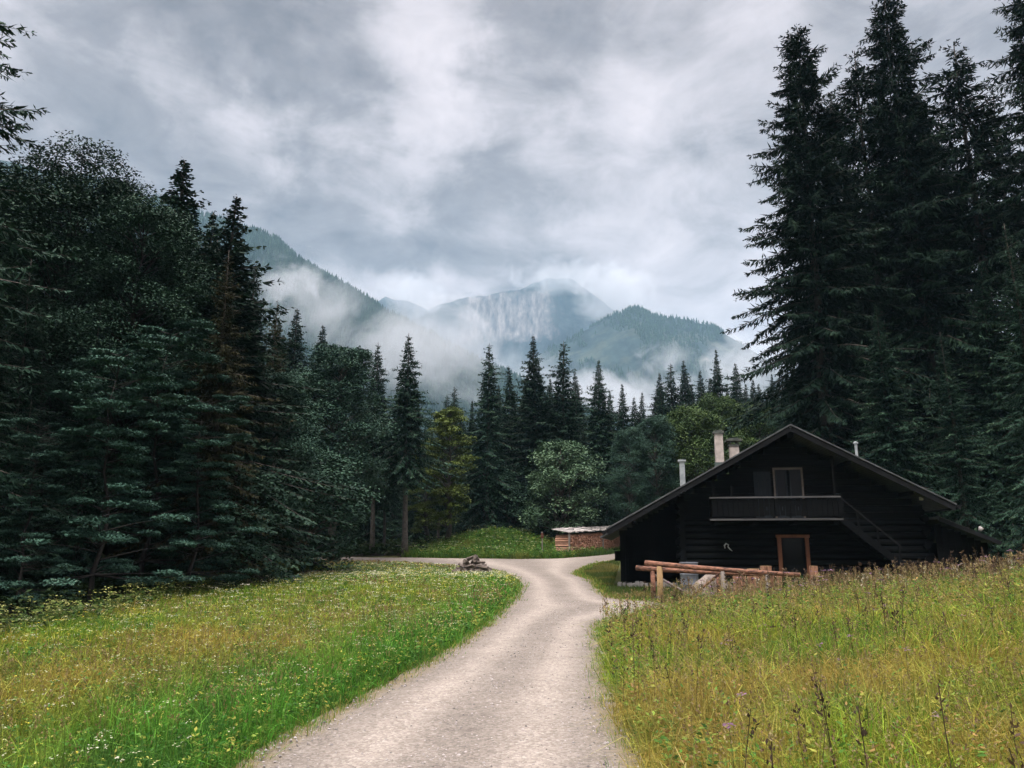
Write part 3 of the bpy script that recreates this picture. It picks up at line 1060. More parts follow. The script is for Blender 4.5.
P['round'] = broadleaf('round_tree', 5.6, dome(2.35), 204, 62, 330, 0.55, (0.13, 0.21), 0.14, 'light_tree', 'bark', 0.14, stems=3)
P['yellow'] = broadleaf('yellow_green_tree', 11, dome(1.8), 205, 80, 230, 0.33, (0.14, 0.24), 0.17, 'yellow_tree', 'pale_bark', 0.14)
P['fresh'] = broadleaf('fresh_green_tree', 10, dome(3.0), 206, 90, 430, 0.5, (0.13, 0.22), 0.15, 'fresh_tree', 'bark', 0.14)
P['shrub'] = broadleaf('leafy_shrub', 4.0, dome(1.9), 207, 46, 480, 0.5, (0.14, 0.24), 0.11, 'beech', 'bark', 0.02, stems=3)


def tree(kind, name, X, Y, top_z, label, group=None, radial=1.0, cat='tree', lean=0.0):
    p = P[kind]
    zg = float(terrain(X, Y))
    s = (top_z - zg) / p['H']
    o = empty(name, (X, Y, zg), random.uniform(0, 6.283), label, cat, group)
    o.rotation_euler = (random.uniform(-0.02, 0.02), random.uniform(-0.02, 0.02) + lean, random.uniform(0, 6.283))
    o.scale = (s * radial, s * radial, s)
    obj('trunk', p['trunk'], o)
    obj('crown', p['crown'], o)
    return o


def tree_px(kind, name, u, v, Y, label, group=None, radial=1.0, cat='tree'):
    q = at_y(u, v, Y)
    return tree(kind, name, q[0], Y, q[2], label, group, radial, cat)


random.seed(5)
# --- left wood, front trees one can point to
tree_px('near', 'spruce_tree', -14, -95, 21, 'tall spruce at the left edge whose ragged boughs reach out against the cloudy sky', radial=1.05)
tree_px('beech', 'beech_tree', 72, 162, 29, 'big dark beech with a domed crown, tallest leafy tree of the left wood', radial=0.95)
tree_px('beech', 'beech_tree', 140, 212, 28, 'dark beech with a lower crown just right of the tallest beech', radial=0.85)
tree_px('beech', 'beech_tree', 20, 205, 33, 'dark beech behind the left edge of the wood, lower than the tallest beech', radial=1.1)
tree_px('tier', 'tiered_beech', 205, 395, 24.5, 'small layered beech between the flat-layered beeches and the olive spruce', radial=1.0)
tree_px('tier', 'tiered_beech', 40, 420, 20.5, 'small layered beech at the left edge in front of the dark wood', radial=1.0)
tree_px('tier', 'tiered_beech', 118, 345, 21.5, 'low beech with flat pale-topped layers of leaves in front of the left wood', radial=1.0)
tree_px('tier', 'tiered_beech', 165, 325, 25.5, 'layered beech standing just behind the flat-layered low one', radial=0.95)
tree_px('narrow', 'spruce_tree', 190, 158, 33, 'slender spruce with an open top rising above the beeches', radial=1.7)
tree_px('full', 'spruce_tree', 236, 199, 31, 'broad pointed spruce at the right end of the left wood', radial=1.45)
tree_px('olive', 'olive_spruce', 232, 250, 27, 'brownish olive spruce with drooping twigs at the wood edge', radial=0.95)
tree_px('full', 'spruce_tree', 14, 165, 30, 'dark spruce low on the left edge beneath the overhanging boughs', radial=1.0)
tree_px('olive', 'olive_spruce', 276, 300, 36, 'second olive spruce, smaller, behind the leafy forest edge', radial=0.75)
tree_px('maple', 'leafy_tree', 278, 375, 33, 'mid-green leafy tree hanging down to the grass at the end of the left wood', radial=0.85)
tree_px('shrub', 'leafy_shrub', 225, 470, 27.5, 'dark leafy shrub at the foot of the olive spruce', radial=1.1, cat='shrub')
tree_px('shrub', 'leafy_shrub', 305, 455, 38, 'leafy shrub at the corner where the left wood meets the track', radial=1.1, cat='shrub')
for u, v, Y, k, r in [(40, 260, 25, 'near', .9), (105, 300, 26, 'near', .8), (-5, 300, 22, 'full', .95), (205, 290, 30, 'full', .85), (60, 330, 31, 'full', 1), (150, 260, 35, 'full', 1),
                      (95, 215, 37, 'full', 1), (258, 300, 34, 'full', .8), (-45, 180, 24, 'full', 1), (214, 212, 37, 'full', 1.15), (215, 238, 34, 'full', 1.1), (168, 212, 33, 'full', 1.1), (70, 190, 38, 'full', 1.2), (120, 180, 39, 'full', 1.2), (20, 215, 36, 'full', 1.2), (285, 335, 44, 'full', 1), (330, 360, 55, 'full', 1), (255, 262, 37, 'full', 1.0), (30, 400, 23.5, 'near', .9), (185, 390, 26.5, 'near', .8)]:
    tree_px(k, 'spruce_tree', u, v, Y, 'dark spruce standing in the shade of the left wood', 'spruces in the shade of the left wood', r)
# --- around the track
tree_px('maple', 'maple_tree', 344, 348, 46, 'dense blue-green maple with a rounded crown left of the bare-stemmed spruces', radial=0.98)
tree_px('stilt', 'spruce_tree', 410, 333, 50.5, 'pointed spruce on a pale bare stem beside the track', radial=1.0)
tree_px('stilt', 'spruce_tree', 379, 343, 54, 'slightly shorter pointed spruce behind the maple', radial=0.85)
tree_px('narrow', 'spruce_tree', 299, 308, 62, 'dark spruce tip rising left of the maple against the misty ridge', radial=1.3)
tree_px('narrow', 'spruce_tree', 322, 325, 70, 'smaller spruce tip between the dark one and the maple', radial=1.3)
tree_px('full', 'spruce_tree', 282, 322, 58, 'broad spruce in front of the misty ridge beside the olive spruces', radial=1.0)
tree_px('yellow', 'yellow_green_tree', 449, 408, 56, 'airy yellow-green tree between the dark spruces', radial=1.05)
tree_px('yellow', 'yellow_green_tree', 428, 440, 58, 'smaller yellow-green tree half behind the bare-stemmed spruce', radial=0.9)
tree_px('slim', 'spruce_tree', 447, 394, 84, 'small distant spruce tip left of the pair above the yellow-green tree', radial=1.2)
tree_px('slim', 'spruce_tree', 456, 386, 86, 'taller of two small spruce tips above the yellow-green tree', radial=1.2)
# --- middle row
for u, v, Y, k, r, lab in [
        (487, 343, 60, 'slim', 1.15, 'thin drooping spruce, first of the middle row from the yellow-green tree'),
        (510, 366, 64, 'full', .95, 'blunt spruce between the thin one and the tall pair of the middle row'),
        (536, 336, 62, 'narrow', 1.25, 'tallest spruce of the middle row, below the rocky mountain'),
        (561, 341, 63, 'slim', 1.25, 'narrow spruce just right of the tallest of the middle row'),
        (597, 360, 66, 'full', 1.05, 'wide spruce of the middle row, below the rounded peak'),
        (578, 372, 71, 'narrow', 1.2, 'spruce in the gap between the narrow and the wide spruce'),
        (474, 400, 66, 'full', .8, 'low dark spruce at the foot of the thin drooping spruce'),
        (622, 384, 69, 'full', .95, 'dark spruce right of the wide spruce of the middle row')]:
    tree_px(k, 'spruce_tree', u, v, Y, lab, None, r)
for u, v, Y, k, r in [(655, 373, 84, 'narrow', 1.2), (672, 363, 86, 'slim', 1.35), (685, 360, 90, 'narrow', 1.2), (700, 371, 88, 'narrow', 1.2), (716, 350, 88, 'full', .85), (734, 364, 92, 'narrow', 1.25),
                      (751, 379, 95, 'narrow', 1.25), (768, 374, 90, 'full', .8), (640, 392, 82, 'full', .85), (786, 372, 94, 'narrow', 1.3), (806, 362, 90, 'full', 1.0), (663, 386, 80, 'full', 1.0), (694, 386, 82, 'full', 1.0), (709, 378, 96, 'narrow', 1.2), (743, 384, 86, 'full', 1.0), (760, 384, 98, 'narrow', 1.3), (778, 386, 84, 'full', .9), (727, 384, 84, 'full', .8)]:
    tree_px(k, 'spruce_tree', u, v, Y, 'pointed spruce of the far row behind the cabin chimneys', 'spruces of the far row behind the cabin', r)
for u, v, Y, k, r, lab in [
        (690, 410, 62, 'fresh', .95, 'bright green leafy tree behind the cabin chimneys'),
        (655, 418, 60, 'maple', .75, 'dark green leafy tree left of the bright one behind the cabin'),
        (757, 408, 66, 'fresh', .85, 'green leafy tree behind the cabin ridge'),
        (628, 430, 58, 'maple', .72, 'leafy tree behind the low end of the cabin roof'),
        (720, 400, 70, 'fresh', .8, 'smaller leafy tree between the two green ones behind the cabin'),
        (560, 444, 58.5, 'round', .92, 'round pale green tree behind the near end of the firewood stack'),
        (600, 478, 63.5, 'shrub', .9, 'dark shrub behind the firewood stack beside the pale round tree'),
        (515, 470, 61, 'shrub', 1.1, 'dark shrub on top of the grassy mound'),
        (800, 400, 60, 'maple', .9, 'dark leafy tree between cabin ridge and tall spruces')]:
    tree_px(k, 'leafy_shrub' if k == 'shrub' else 'leafy_tree', u, v, Y, lab, None, r, 'shrub' if k == 'shrub' else 'tree')
for u, v, Y, k, r in [(462, 410, 74, 'full', 1), (498, 385, 72, 'full', 1), (524, 375, 74, 'narrow', 1.1), (548, 378, 73, 'full', 1), (610, 390, 78, 'full', 1), (632, 398, 76, 'narrow', 1.2), (440, 425, 70, 'full', 1), (465, 440, 70, 'full', .9), (500, 420, 67, 'full', 1), (530, 430, 66, 'full', 1), (555, 415, 68, 'full', 1), (585, 430, 64, 'full', 1), (612, 425, 66, 'full', 1), (430, 420, 72, 'full', 1),
                      (345, 400, 64, 'full', 1.1), (370, 430, 62, 'full', 1.0), (395, 420, 66, 'full', 1.2), (325, 420, 58, 'full', 1.0), (420, 440, 64, 'full', 1.1), (350, 420, 56, 'stilt', .9), (388, 415, 57, 'stilt', .9), (440, 425, 62, 'stilt', .9), (365, 450, 72, 'full', 1.3), (410, 460, 74, 'full', 1.3), (455, 450, 76, 'full', 1.3), (335, 450, 75, 'full', 1.3), (360, 380, 70, 'full', 1), (305, 390, 52, 'full', .9), (640, 440, 68, 'full', 1)]:
    tree_px(k, 'spruce_tree', u, v, Y, 'dark spruce in the shaded wood behind the track and the mound', 'spruces in the shaded wood behind the track', r)
# --- right-hand giants
for u, v, Y, k, r, lab in [
        (792, 26, 44, 'tall', 1.0, 'giant spruce with long boughs reaching left over the valley, nearest the gable'),
        (856, 46, 47, 'ragged', 1.0, 'giant spruce with a thin ragged top, second from the valley'),
        (894, -6, 46, 'tall', .92, 'tallest giant spruce, its tip touching the top of the photo'),
        (955, 38, 45, 'ragged', 1.15, 'giant ragged spruce right of the tallest one'),
        (1018, -60, 40, 'tall', .8, 'dark giant spruce at the right edge, its top cut off by the photo'),
        (1012, 222, 31, 'near', .85, 'lighter green spruce in front at the right edge beside the lean-to'),
        (880, 305, 38.5, 'full', 1.0, 'smaller spruce with lit twigs directly behind the cabin roof'),
        (945, 330, 37, 'near', .95, 'smaller spruce with lit twigs behind the right end of the cabin roof')]:
    tree_px(k, 'spruce_tree', u, v, Y, lab, None, r)
for u, v, Y, k, r in [(826, 95, 52, 'tall', .8), (925, 95, 53, 'tall', .9), (985, 95, 50, 'ragged', 1.1), (840, 300, 46, 'full', 1.1), (1060, 40, 44, 'tall', .9), (975, 260, 42, 'full', 1), (915, 260, 48, 'full', 1.1),
                      (870, 200, 55, 'tall', 1.1), (1090, 240, 36, 'full', 1), (810, 320, 54, 'full', 1)]:
    tree_px(k, 'spruce_tree', u, v, Y, 'dark spruce filling the shade between the giants on the right', 'spruces between the giants on the right', r)


# ------------------------------------------------------------------ the cabin
TH = R(9)
O = at_y(622, 585, 29)
cabin = empty('log_cabin', O, -TH, 'black weathered log cabin with a broad gable, balcony and chimneys', 'cabin')
Z0 = float(O[2])
RIDGE = (5.96, 5.79 - Z0)
SL = 0.55
AL, AR = -0.44, 10.98
FB, BB = -1.3, 10.8
DEP = 10.0


def rz(a, off=0.0):
    return RIDGE[1] - SL * abs(a - RIDGE[0]) - off


def W(z):                        # world height -> cabin height
    return z - Z0


# log walls: round courses, the gable ends cut to the roof line
random.seed(31)
mb = MB()
back = MB()
z = 0.10
k = 0
while z < RIDGE[1] - 0.35:
    rad = 0.125
    half = (RIDGE[1] - 0.34 - z) / SL
    a0, a1 = max(2.19, RIDGE[0] - half), min(10.38, RIDGE[0] + half)
    if a1 - a0 > 0.3:
        ex = 0.22 if (k % 2 == 0 and z < 3.0) else 0.02
        e0 = a0 - (ex if a0 == 2.19 else 0)
        e1 = a1 + (ex if a1 == 10.38 else 0)
        if z < 2.25:
            mb.tube([(e0, random.uniform(-.012, .012), z), ((e0 + e1) / 2, random.uniform(-.015, .015), z), (e1, random.uniform(-.012, .012), z)], rad, 9, wob=.03)
        else:
            mb.box(a0, a1, -0.06 + random.uniform(-.012, .012), 0.06, z - 0.11, z + 0.108)
        back.box(a0 + .05, a1 - .05, DEP - .1, DEP + .1, z - 0.115, z + 0.115)
    z += 0.232
    k += 1
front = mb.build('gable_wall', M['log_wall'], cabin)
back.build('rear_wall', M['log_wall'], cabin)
mb = MB()
z = 0.10 + 0.116
k = 0
while z < rz(10.38) - 0.35:
    mb.tube([(10.38, -0.22 if k % 2 else .1, z), (10.38, DEP + .2, z)], 0.125, 9)
    z += 0.232
    k += 1
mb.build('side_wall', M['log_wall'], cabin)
mb = MB()
z = 0.216
k = 0
while z < rz(2.19) - 0.35:
    mb.tube([(2.19, -0.24 - random.uniform(0, .06), z), (2.19, DEP + .2, z)], 0.122, 9)
    z += 0.232
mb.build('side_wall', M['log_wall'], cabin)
# open shed bay under the low side of the roof
mb = MB()
b = 0.02
while b < 2.1:
    mb.box(b, b + .205, 1.5 + .012 * (int(b * 5) % 2), 1.54 + .012 * (int(b * 5) % 2), 0.05, rz(b + .09) - 0.3, .004)
    b += .2
b = 1.56
while b < DEP:
    mb.box(0.012 * (int(b * 5) % 2), 0.04 + .012 * (int(b * 5) % 2), b, b + .21, 0.05, rz(0) - 0.28, .004)
    b += .2
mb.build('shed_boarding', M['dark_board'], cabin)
for (a, b) in ((0.06, 0.06), (1.1, 0.1)):
    mb = MB()
    mb.box(a - .09, a + .09, b - .09, b + .09, 0.12, rz(a) - .3, .006)
    mb.build('shed_post', M['dark_board'], cabin)
mb = MB()
mb.beam((-0.05, 0.06, rz(0.0) - .36), (2.1, 0.06, rz(0.0) - .36), .14, .16)
mb.build('tie_beam', M['dark_board'], cabin)
mb = MB()
for i in range(16):
    a = -0.15 + i * 0.16
    mb.box(a, a + random.uniform(.12, .22), -.12 + random.uniform(-.05, .02), .3, -0.25, random.uniform(.02, .12), .025)
for i in range(38):
    a = 2.3 + i * .215
    mb.box(a, a + .2, -.10 + random.uniform(-.03, .03), .2, -.3, random.uniform(-.04, 0.0), .02)
mb.build('stone_footing', M['stone'], cabin)
# roof: two slabs, boards, edge metal; the low left end carries a second, lower layer
roof = MB()
t = 0.11
for (a0, a1) in ((AL, RIDGE[0]), (AR, RIDGE[0])):
    z0_, z1_ = rz(a0), rz(a1)
    vs = [(a, b, zz - d) for d in (0, t) for b in (FB, BB) for a, zz in ((a0, z0_), (a1, z1_))]
    roof.add(vs, [(0, 1, 3, 2), (4, 6, 7, 5), (0, 4, 5, 1), (2, 3, 7, 6), (0, 2, 6, 4), (1, 5, 7, 3)])
roof_o = roof.build('roof', M['roof'], cabin)
lo = MB()
vs = [(a, b, rz(a) - .125 - d) for d in (0, .07) for b in (FB + .05, BB - .3) for a in (AL - .22, 1.05)]
lo.add(vs, [(0, 1, 3, 2), (4, 6, 7, 5), (0, 4, 5, 1), (2, 3, 7, 6), (0, 2, 6, 4), (1, 5, 7, 3)])
lo.build('lower_eave', M['roof'], roof_o)
for sgn, a0 in ((1, AL), (-1, AR)):
    fb = MB()
    fb.beam((a0, FB - .025, rz(a0) - .135), (RIDGE[0] - sgn * .02, FB - .025, RIDGE[1] - .135), .045, .17)
    fb.build('bargeboard', M['fascia'], roof_o)
    em = MB()
    em.beam((a0 - sgn * .03, FB - .03, rz(a0 - sgn * .03) + .012), (RIDGE[0], FB - .03, RIDGE[1] + .012), .12, .04)
    em.build('edge_strip', M['edge_metal'], roof_o)
em = MB()
em.beam((AL - .24, FB + .02, rz(AL - .24) - .16), (1.05, FB + .02, rz(1.05) - .16), .05, .05)
em.build('edge_strip', M['edge_metal'], roof_o)
gt = MB()
gt.tube([(AL - .12, FB - .1, rz(AL) - .13), (AL - .12, BB, rz(AL) - .15)], .06, 8)
gt.build('gutter', M['fascia'], roof_o)
gt = MB()
gt.tube([(AR + .1, FB - .1, rz(AR) - .10), (AR + .1, BB, rz(AR) - .12)], .06, 8)
gt.build('gutter', M['fascia'], roof_o)
for a in (0.5, 2.19, 4.1, 7.8, 9.7):
    pr = MB()
    pr.box(a - .08, a + .08, FB + .1, 0.1, rz(a) - .36, rz(a) - .2 - .05)
    pr.build('purlin', M['dark_board'], roof_o)
pr = MB()
pr.box(RIDGE[0] - .1, RIDGE[0] + .1, FB + .1, 0.2, RIDGE[1] - .42, RIDGE[1] - .2)
pr.build('purlin', M['dark_board'], roof_o)


def chimney(a, b, w, ztop, mat, cap, flash):
    m_ = MB()
    z_ = rz(a) - .3
    m_.box(a - w / 2, a + w / 2, b - w / 2, b + w / 2, z_, ztop, .006)
    c = m_.build('chimney', M[mat], roof_o)
    if flash:
        f = MB()
        f.box(a - w / 2 - .03, a + w / 2 + .03, b - w / 2 - .03, b + w / 2 + .03, z_ + .1, rz(a + w / 2) + flash)
        f.build('flashing', M['flashing'], c)
    q = MB()
    if cap == 'slab':
        q.box(a - w / 2 - .05, a + w / 2 + .05, b - w / 2 - .05, b + w / 2 + .05, ztop, ztop + .10, .01)
        q.box(a - w / 2 + .02, a + w / 2 - .02, b - w / 2 + .02, b + w / 2 - .02, ztop + .1, ztop + .16, .01)
    elif cap == 'hood':
        q.box(a - w / 2 - .04, a + w / 2 + .04, b - w / 2 - .04, b + w / 2 + .04, ztop, ztop + .08, .01)
        for dx in (-1, 1):
            for dy in (-1, 1):
                q.box(a + dx * w * .4 - .04, a + dx * w * .4 + .04, b + dy * w * .4 - .04, b + dy * w * .4 + .04, ztop + .08, ztop + .2)
        q.box(a - w / 2 - .14, a + w / 2 + .14, b - w / 2 - .14, b + w / 2 + .14, ztop + .2, ztop + .28, .015)
        q.box(a - w / 2, a + w / 2, b - w / 2, b + w / 2, ztop + .28, ztop + .34, .015)
    else:
        q.box(a - w / 2 - .05, a + w / 2 + .05, b - w / 2 - .05, b + w / 2 + .05, ztop, ztop + .07)
    q.build('chimney_cap', M['cap_stone' if cap != 'flat' else 'zinc'], c)


chimney(4.07, 4.0, .33, W(6.26), 'plaster', 'slab', .22)
chimney(4.70, 4.3, .37, W(5.76), 'plaster', 'hood', .02)
chimney(2.42, 2.0, .20, W(4.92), 'zinc', 'flat', .05)
vp = MB()
vp.tube([(9.2, 3.0, rz(9.2) - .2), (9.2, 3.0, W(5.62))], .055, 8)
vp.tube([(9.2, 3.0, W(5.62)), (9.2, 3.0, W(5.67)), (9.2, 3.0, W(5.70))], [.10, .10, .04], 8)
vp.build('vent_pipe', M['zinc'], roof_o)

# balcony
bal = MB()
bal.box(3.2, 7.42, -1.12, -.08, W(2.56), W(2.62))
fl = bal.build('balcony', M['dark_board'], cabin)
q = MB()
a = 3.22
i = 0
while a < 7.38:
    g_ = 0.018
    if i % 3 == 1 and 4.3 < a < 6.8:      # boards with small sawn openings
        q.box(a, a + .155, -1.12, -1.095, W(2.70), W(2.88))
        q.box(a, a + .06, -1.12, -1.095, W(2.88), W(3.00))
        q.box(a + .095, a + .155, -1.12, -1.095, W(2.88), W(3.00))
        q.box(a, a + .155, -1.12, -1.095, W(3.00), W(3.27))
    else:
        q.box(a, a + .155, -1.12, -1.095, W(2.68), W(3.27), .004)
    a += .155 + g_
    i += 1
for aa in (3.2, 7.4):
    for j in range(6):
        q.box(aa - .012, aa + .012, -1.08 + j * .165, -.94 + j * .165, W(2.68), W(3.27))
q.build('railing_boards', M['dark_board'], fl)
q = MB()
q.box(3.12, 7.46, -1.17, -1.06, W(3.30), W(3.355), .004)
q.build('handrail', M['grey_board'], fl)
q = MB()
q.box(3.10, 7.5, -1.15, -1.11, W(2.545), W(2.60), .006)
q.build('edge_beam', M['grey_board'], fl)
for aa in (3.3, 4.6, 5.96, 7.25):
    q = MB()
    q.box(aa - .07, aa + .07, -1.08, .1, W(2.40), W(2.555))
    q.build('joist', M['dark_board'], fl)
for aa in (3.28, 3.9, 7.3):
    q = MB()
    q.box(aa - .04, aa + .04, -1.09, -1.01, W(3.36), rz(aa) - .34 if aa < 3.5 or aa > 7 else W(3.75))
    q.build('balcony_post', M['dark_board'], fl)

# balcony door with two glazed leaves and a shutter
dr = MB()
dr.box(5.47, 5.53, -.13, -.075, W(2.62), W(4.40))
dr.box(6.43, 6.49, -.13, -.075, W(2.62), W(4.40))
dr.box(5.47, 6.49, -.132, -.07, W(4.36), W(4.43))
bd = dr.build('balcony_door', M['pale_wood'], cabin)
for a0, a1 in ((5.54, 5.94), (6.02, 6.42)):
    lf = MB()
    lf.box(a0, a0 + .05, -.12, -.08, W(2.63), W(4.35))
    lf.box(a1 - .05, a1, -.12, -.08, W(2.63), W(4.35))
    lf.box(a0 + .05, a1 - .05, -.118, -.08, W(2.63), W(3.1))
    o_ = lf.build('door_leaf', M['shutter'], bd)
    gl = MB()
    gl.box(a0 + .051, a1 - .051, -.10, -.09, W(3.11), W(4.35))
    gl.build('pane', M['glass'], bd)
sh = MB()
for j in range(4):
    sh.box(4.80 + j * .145, 4.80 + j * .145 + .138, -.125, -.085, W(2.66), W(4.30))
sh.box(4.80, 5.375, -.15, -.126, W(2.95), W(3.03))
sh.box(4.80, 5.375, -.15, -.126, W(3.95), W(4.03))
sh.build('shutter', M['shutter'], cabin)

# house door with an orange-brown frame
df = MB()
df.box(5.45, 5.58, -.24, -.13, W(.45), W(1.96), .004)
df.box(6.38, 6.51, -.24, -.13, W(.45), W(1.96), .004)
df.box(5.42, 6.54, -.245, -.125, W(1.965), W(2.07), .004)
fo = df.build('door_frame', M['frame_wood'], cabin)
dd = MB()
dd.box(5.585, 6.375, -.16, -.135, W(.40), W(1.0))
dd.box(5.585, 5.67, -.16, -.135, W(1.0), W(1.955))
dd.box(6.29, 6.375, -.16, -.135, W(1.0), W(1.955))
dl_ = dd.build('door', M['log_wall'], cabin)
gl = MB()
gl.box(5.672, 6.288, -.15, -.14, W(1.005), W(1.95))
gl.build('door_pane', M['glass'], dl_)

# outside stair from the balcony end
st = MB()
p0, p1 = np.array([7.45, 0, W(2.58)]), np.array([9.35, 0, W(.95)])
for bb in (-1.08, -.25):
    st.beam(p0 + [0, bb, 0], p1 + [0, bb, 0], .05, .22)
so_ = st.build('outside_stair', M['dark_board'], cabin)
tr = MB()
for j in range(9):
    f = (j + .5) / 9
    c = p0 * (1 - f) + p1 * f
    tr.box(c[0] - .13, c[0] + .13, -1.05, -.28, c[2] + .02, c[2] + .055)
tr.build('tread', M['dark_board'], so_)
hr = MB()
hr.beam((7.42, -1.10, W(3.33)), (9.25, -1.10, W(1.66)), .05, .05)
hr.build('handrail', M['fascia'], so_)
for f in (.3, .62, .97):
    hr = MB()
    hr.box(7.42 + 1.83 * f - .03, 7.42 + 1.83 * f + .03, -1.12, -1.07, W(3.30 - 1.67 * f - .8), W(3.30 - 1.67 * f))
    hr.build('stair_post', M['dark_board'], so_)
# boarding that closes the space beneath the stair
# white curved ornament, lamp, wall box
orn = MB()
orn.tube([(3.66, -.17, W(1.60)), (3.64, -.2, W(1.70)), (3.70, -.21, W(1.77)), (3.78, -.2, W(1.73)), (3.76, -.18, W(1.66))], [.018, .028, .03, .026, .015], 6)
orn.tube([(3.76, -.18, W(1.66)), (3.82, -.19, W(1.58)), (3.90, -.18, W(1.51))], [.022, .024, .012], 6)
orn.build('wall_hook', M['white'], cabin, True)
lm = MB()
lm.box(10.22, 10.32, -.42, -.30, W(3.22), W(3.40), .006)
lm.box(10.20, 10.34, -.44, -.28, W(3.40), W(3.43))
lm.build('porch_lamp', M['white'], cabin)
wb = MB()
wb.box(-.24, -.02, 0.35, 0.75, W(1.15), W(1.5))
wb.beam((-.26, 0.33, W(1.56)), (-.0, 0.33, W(1.60)), .5, .04, (0, 0, 1))
wb.build('wall_box', M['dark_board'], cabin)

# lean-to on the far side
lt = empty('lean_to_shed', O, -TH, 'low lean-to shed with a sloping dark roof at the right end of the cabin', 'shed')
q = MB()
za, zb = W(2.66), W(1.86)
vs = [(a, b, zz - d) for d in (0, .09) for b in (-.9, 6.0) for a, zz in ((10.6, za), (12.35, zb))]
q.add(vs, [(0, 1, 3, 2), (4, 6, 7, 5), (0, 4, 5, 1), (2, 3, 7, 6), (0, 2, 6, 4), (1, 5, 7, 3)])
q.build('roof', M['roof'], lt)
q = MB()
q.beam((10.58, -.93, za - .09), (12.4, -.93, zb - .09), .04, .13)
q.build('bargeboard', M['fascia'], lt)
q = MB()
for b in np.arange(10.6, 12.2, .2):
    q.box(b, b + .19, -.4, -.36, W(.3), za - .15 - (b + .2 - 10.6) * .457, .004)
for b in np.arange(-.36, 5.7, .2):
    q.box(12.16, 12.2, b, b + .19, W(.3), zb - .06)
q.build('wall', M['dark_board'], lt)
q = MB()
q.tube([(11.82, -.86, zb + .32), (11.88, -.8, zb + .40), (11.97, -.8, zb + .38)], [.05, .085, .03], 7)
q.build('roof_stone', M['stone'], lt, True)


def cpt(a, b, z):
    """Cabin-frame point -> world."""
    c, s = math.cos(TH), math.sin(TH)
    return np.array([O[0] + a * c + b * s, O[1] - a * s + b * c, z])


# ------------------------------------------------------------------ yard things
def gz(x, y):
    return float(terrain(x, y))


random.seed(77)
# log rail on posts
A, B_ = at_y(645, 563, 23.6), at_y(800, 575, 21.9)
A2, B2 = at_y(636, 568, 24.3), at_y(772, 575, 22.9)
rr = empty('log_railing', (A[0], A[1], gz(A[0], A[1])), 0, 'reddish peeled logs laid as a long rail on short posts before the cabin', 'railing')
off = np.array(rr.location)


def lerp(p, q_, t):
    return p * (1 - t) + q_ * t


for p, q_, r0 in ((A, B_, .074), (A2, B2, .07)):
    m_ = MB()
    m_.tube([lerp(p, q_, t) - off + np.array([0, 0, -.02 * math.sin(3.1 * t)]) for t in np.linspace(0, 1, 7)], [r0 * (1.08 - .3 * t) for t in np.linspace(0, 1, 7)], 9, wob=.03)
    m_.build('rail', M['rail_wood'], rr, True)
for p, q_, t, mt, rad in ((A, B_, .10, 'post_wood', .085), (A2, B2, .13, 'rail_wood', .07), (A, B_, .52, 'old_wood', .07), (A2, B2, .62, 'rail_wood', .07), (A, B_, .80, 'old_wood', .06)):
    c = lerp(p, q_, t)
    m_ = MB()
    m_.tube([np.array([c[0], c[1], gz(c[0], c[1]) - .25]) - off, c - off - np.array([0, 0, .06])], [rad * 1.05, rad], 9, wob=.04)
    m_.build('post', M[mt], rr, True)
m_ = MB()
c0, c1 = lerp(A2, B2, .13), lerp(A2, B2, .42)
m_.tube([c0 - off + np.array([0, .1, -.15]), np.array([c1[0], c1[1] + .1, gz(c1[0], c1[1]) + .12]) - off], .04, 7)
m_.build('brace', M['old_wood'], rr, True)
m_ = MB()
c0, c1 = lerp(A, B_, .50), lerp(A, B_, .30)
m_.tube([c0 - off + np.array([0, .1, -.15]), np.array([c1[0], c1[1] + .1, gz(c1[0], c1[1]) + .1]) - off], .035, 7)
m_.build('brace', M['rail_wood'], rr, True)

# barrel behind the rail
c = at_y(689, 570, 25.6)
zb_ = gz(c[0], c[1])
br = empty('water_barrel', (c[0], c[1], zb_), 0, 'grey metal barrel standing under the log rail', 'barrel')
hb = .98
m_ = MB()
m_.tube([(0, 0, -.1), (0, 0, .02), (0, 0, .3), (0, 0, .32), (0, 0, .34), (0, 0, .62), (0, 0, .64), (0, 0, .66), (0, 0, hb)],
        [.28, .28, .28, .295, .28, .28, .295, .28, .28], 20)
m_.build('drum', M['barrel'], br, True)
m_ = MB()
m_.tube([(0, 0, hb), (0, 0, hb + .03)], [.298, .298], 20)
m_.build('rim', M['barrel'], br)
# big tan boulder
c = at_y(712, 600, 24.2)
g = np.random.default_rng(3)
bm_ = MB()
nu, nv = 14, 8
vs, fs = [], []
for j in range(nv + 1):
    for i in range(nu):
        th, ph = 2 * math.pi * i / nu, math.pi / 2 * j / nv
        k = 1 + .22 * (float(vnoise(math.cos(th) * 1.6 + 5 + j * .35, math.sin(th) * 1.6 + 5, 9)) - .5)
        x, y, z_ = math.cos(th) * math.cos(ph), math.sin(th) * math.cos(ph), math.sin(ph)
        vs.append((x * .78 * k * (1 - .45 * z_) + .10 * z_, y * .5 * k, (z_ ** .8) * .98 * k - .15))
for j in range(nv):
    for i in range(nu):
        fs.append((j * nu + i, j * nu + (i + 1) % nu, (j + 1) * nu + (i + 1) % nu, (j + 1) * nu + i))
bm_.add(vs, fs)
bo = bm_.build('boulder', M['tan_rock'])
bo.location = (c[0], c[1], gz(c[0], c[1]))
tag(bo, 'big tan boulder leaning behind the log rail', 'boulder')


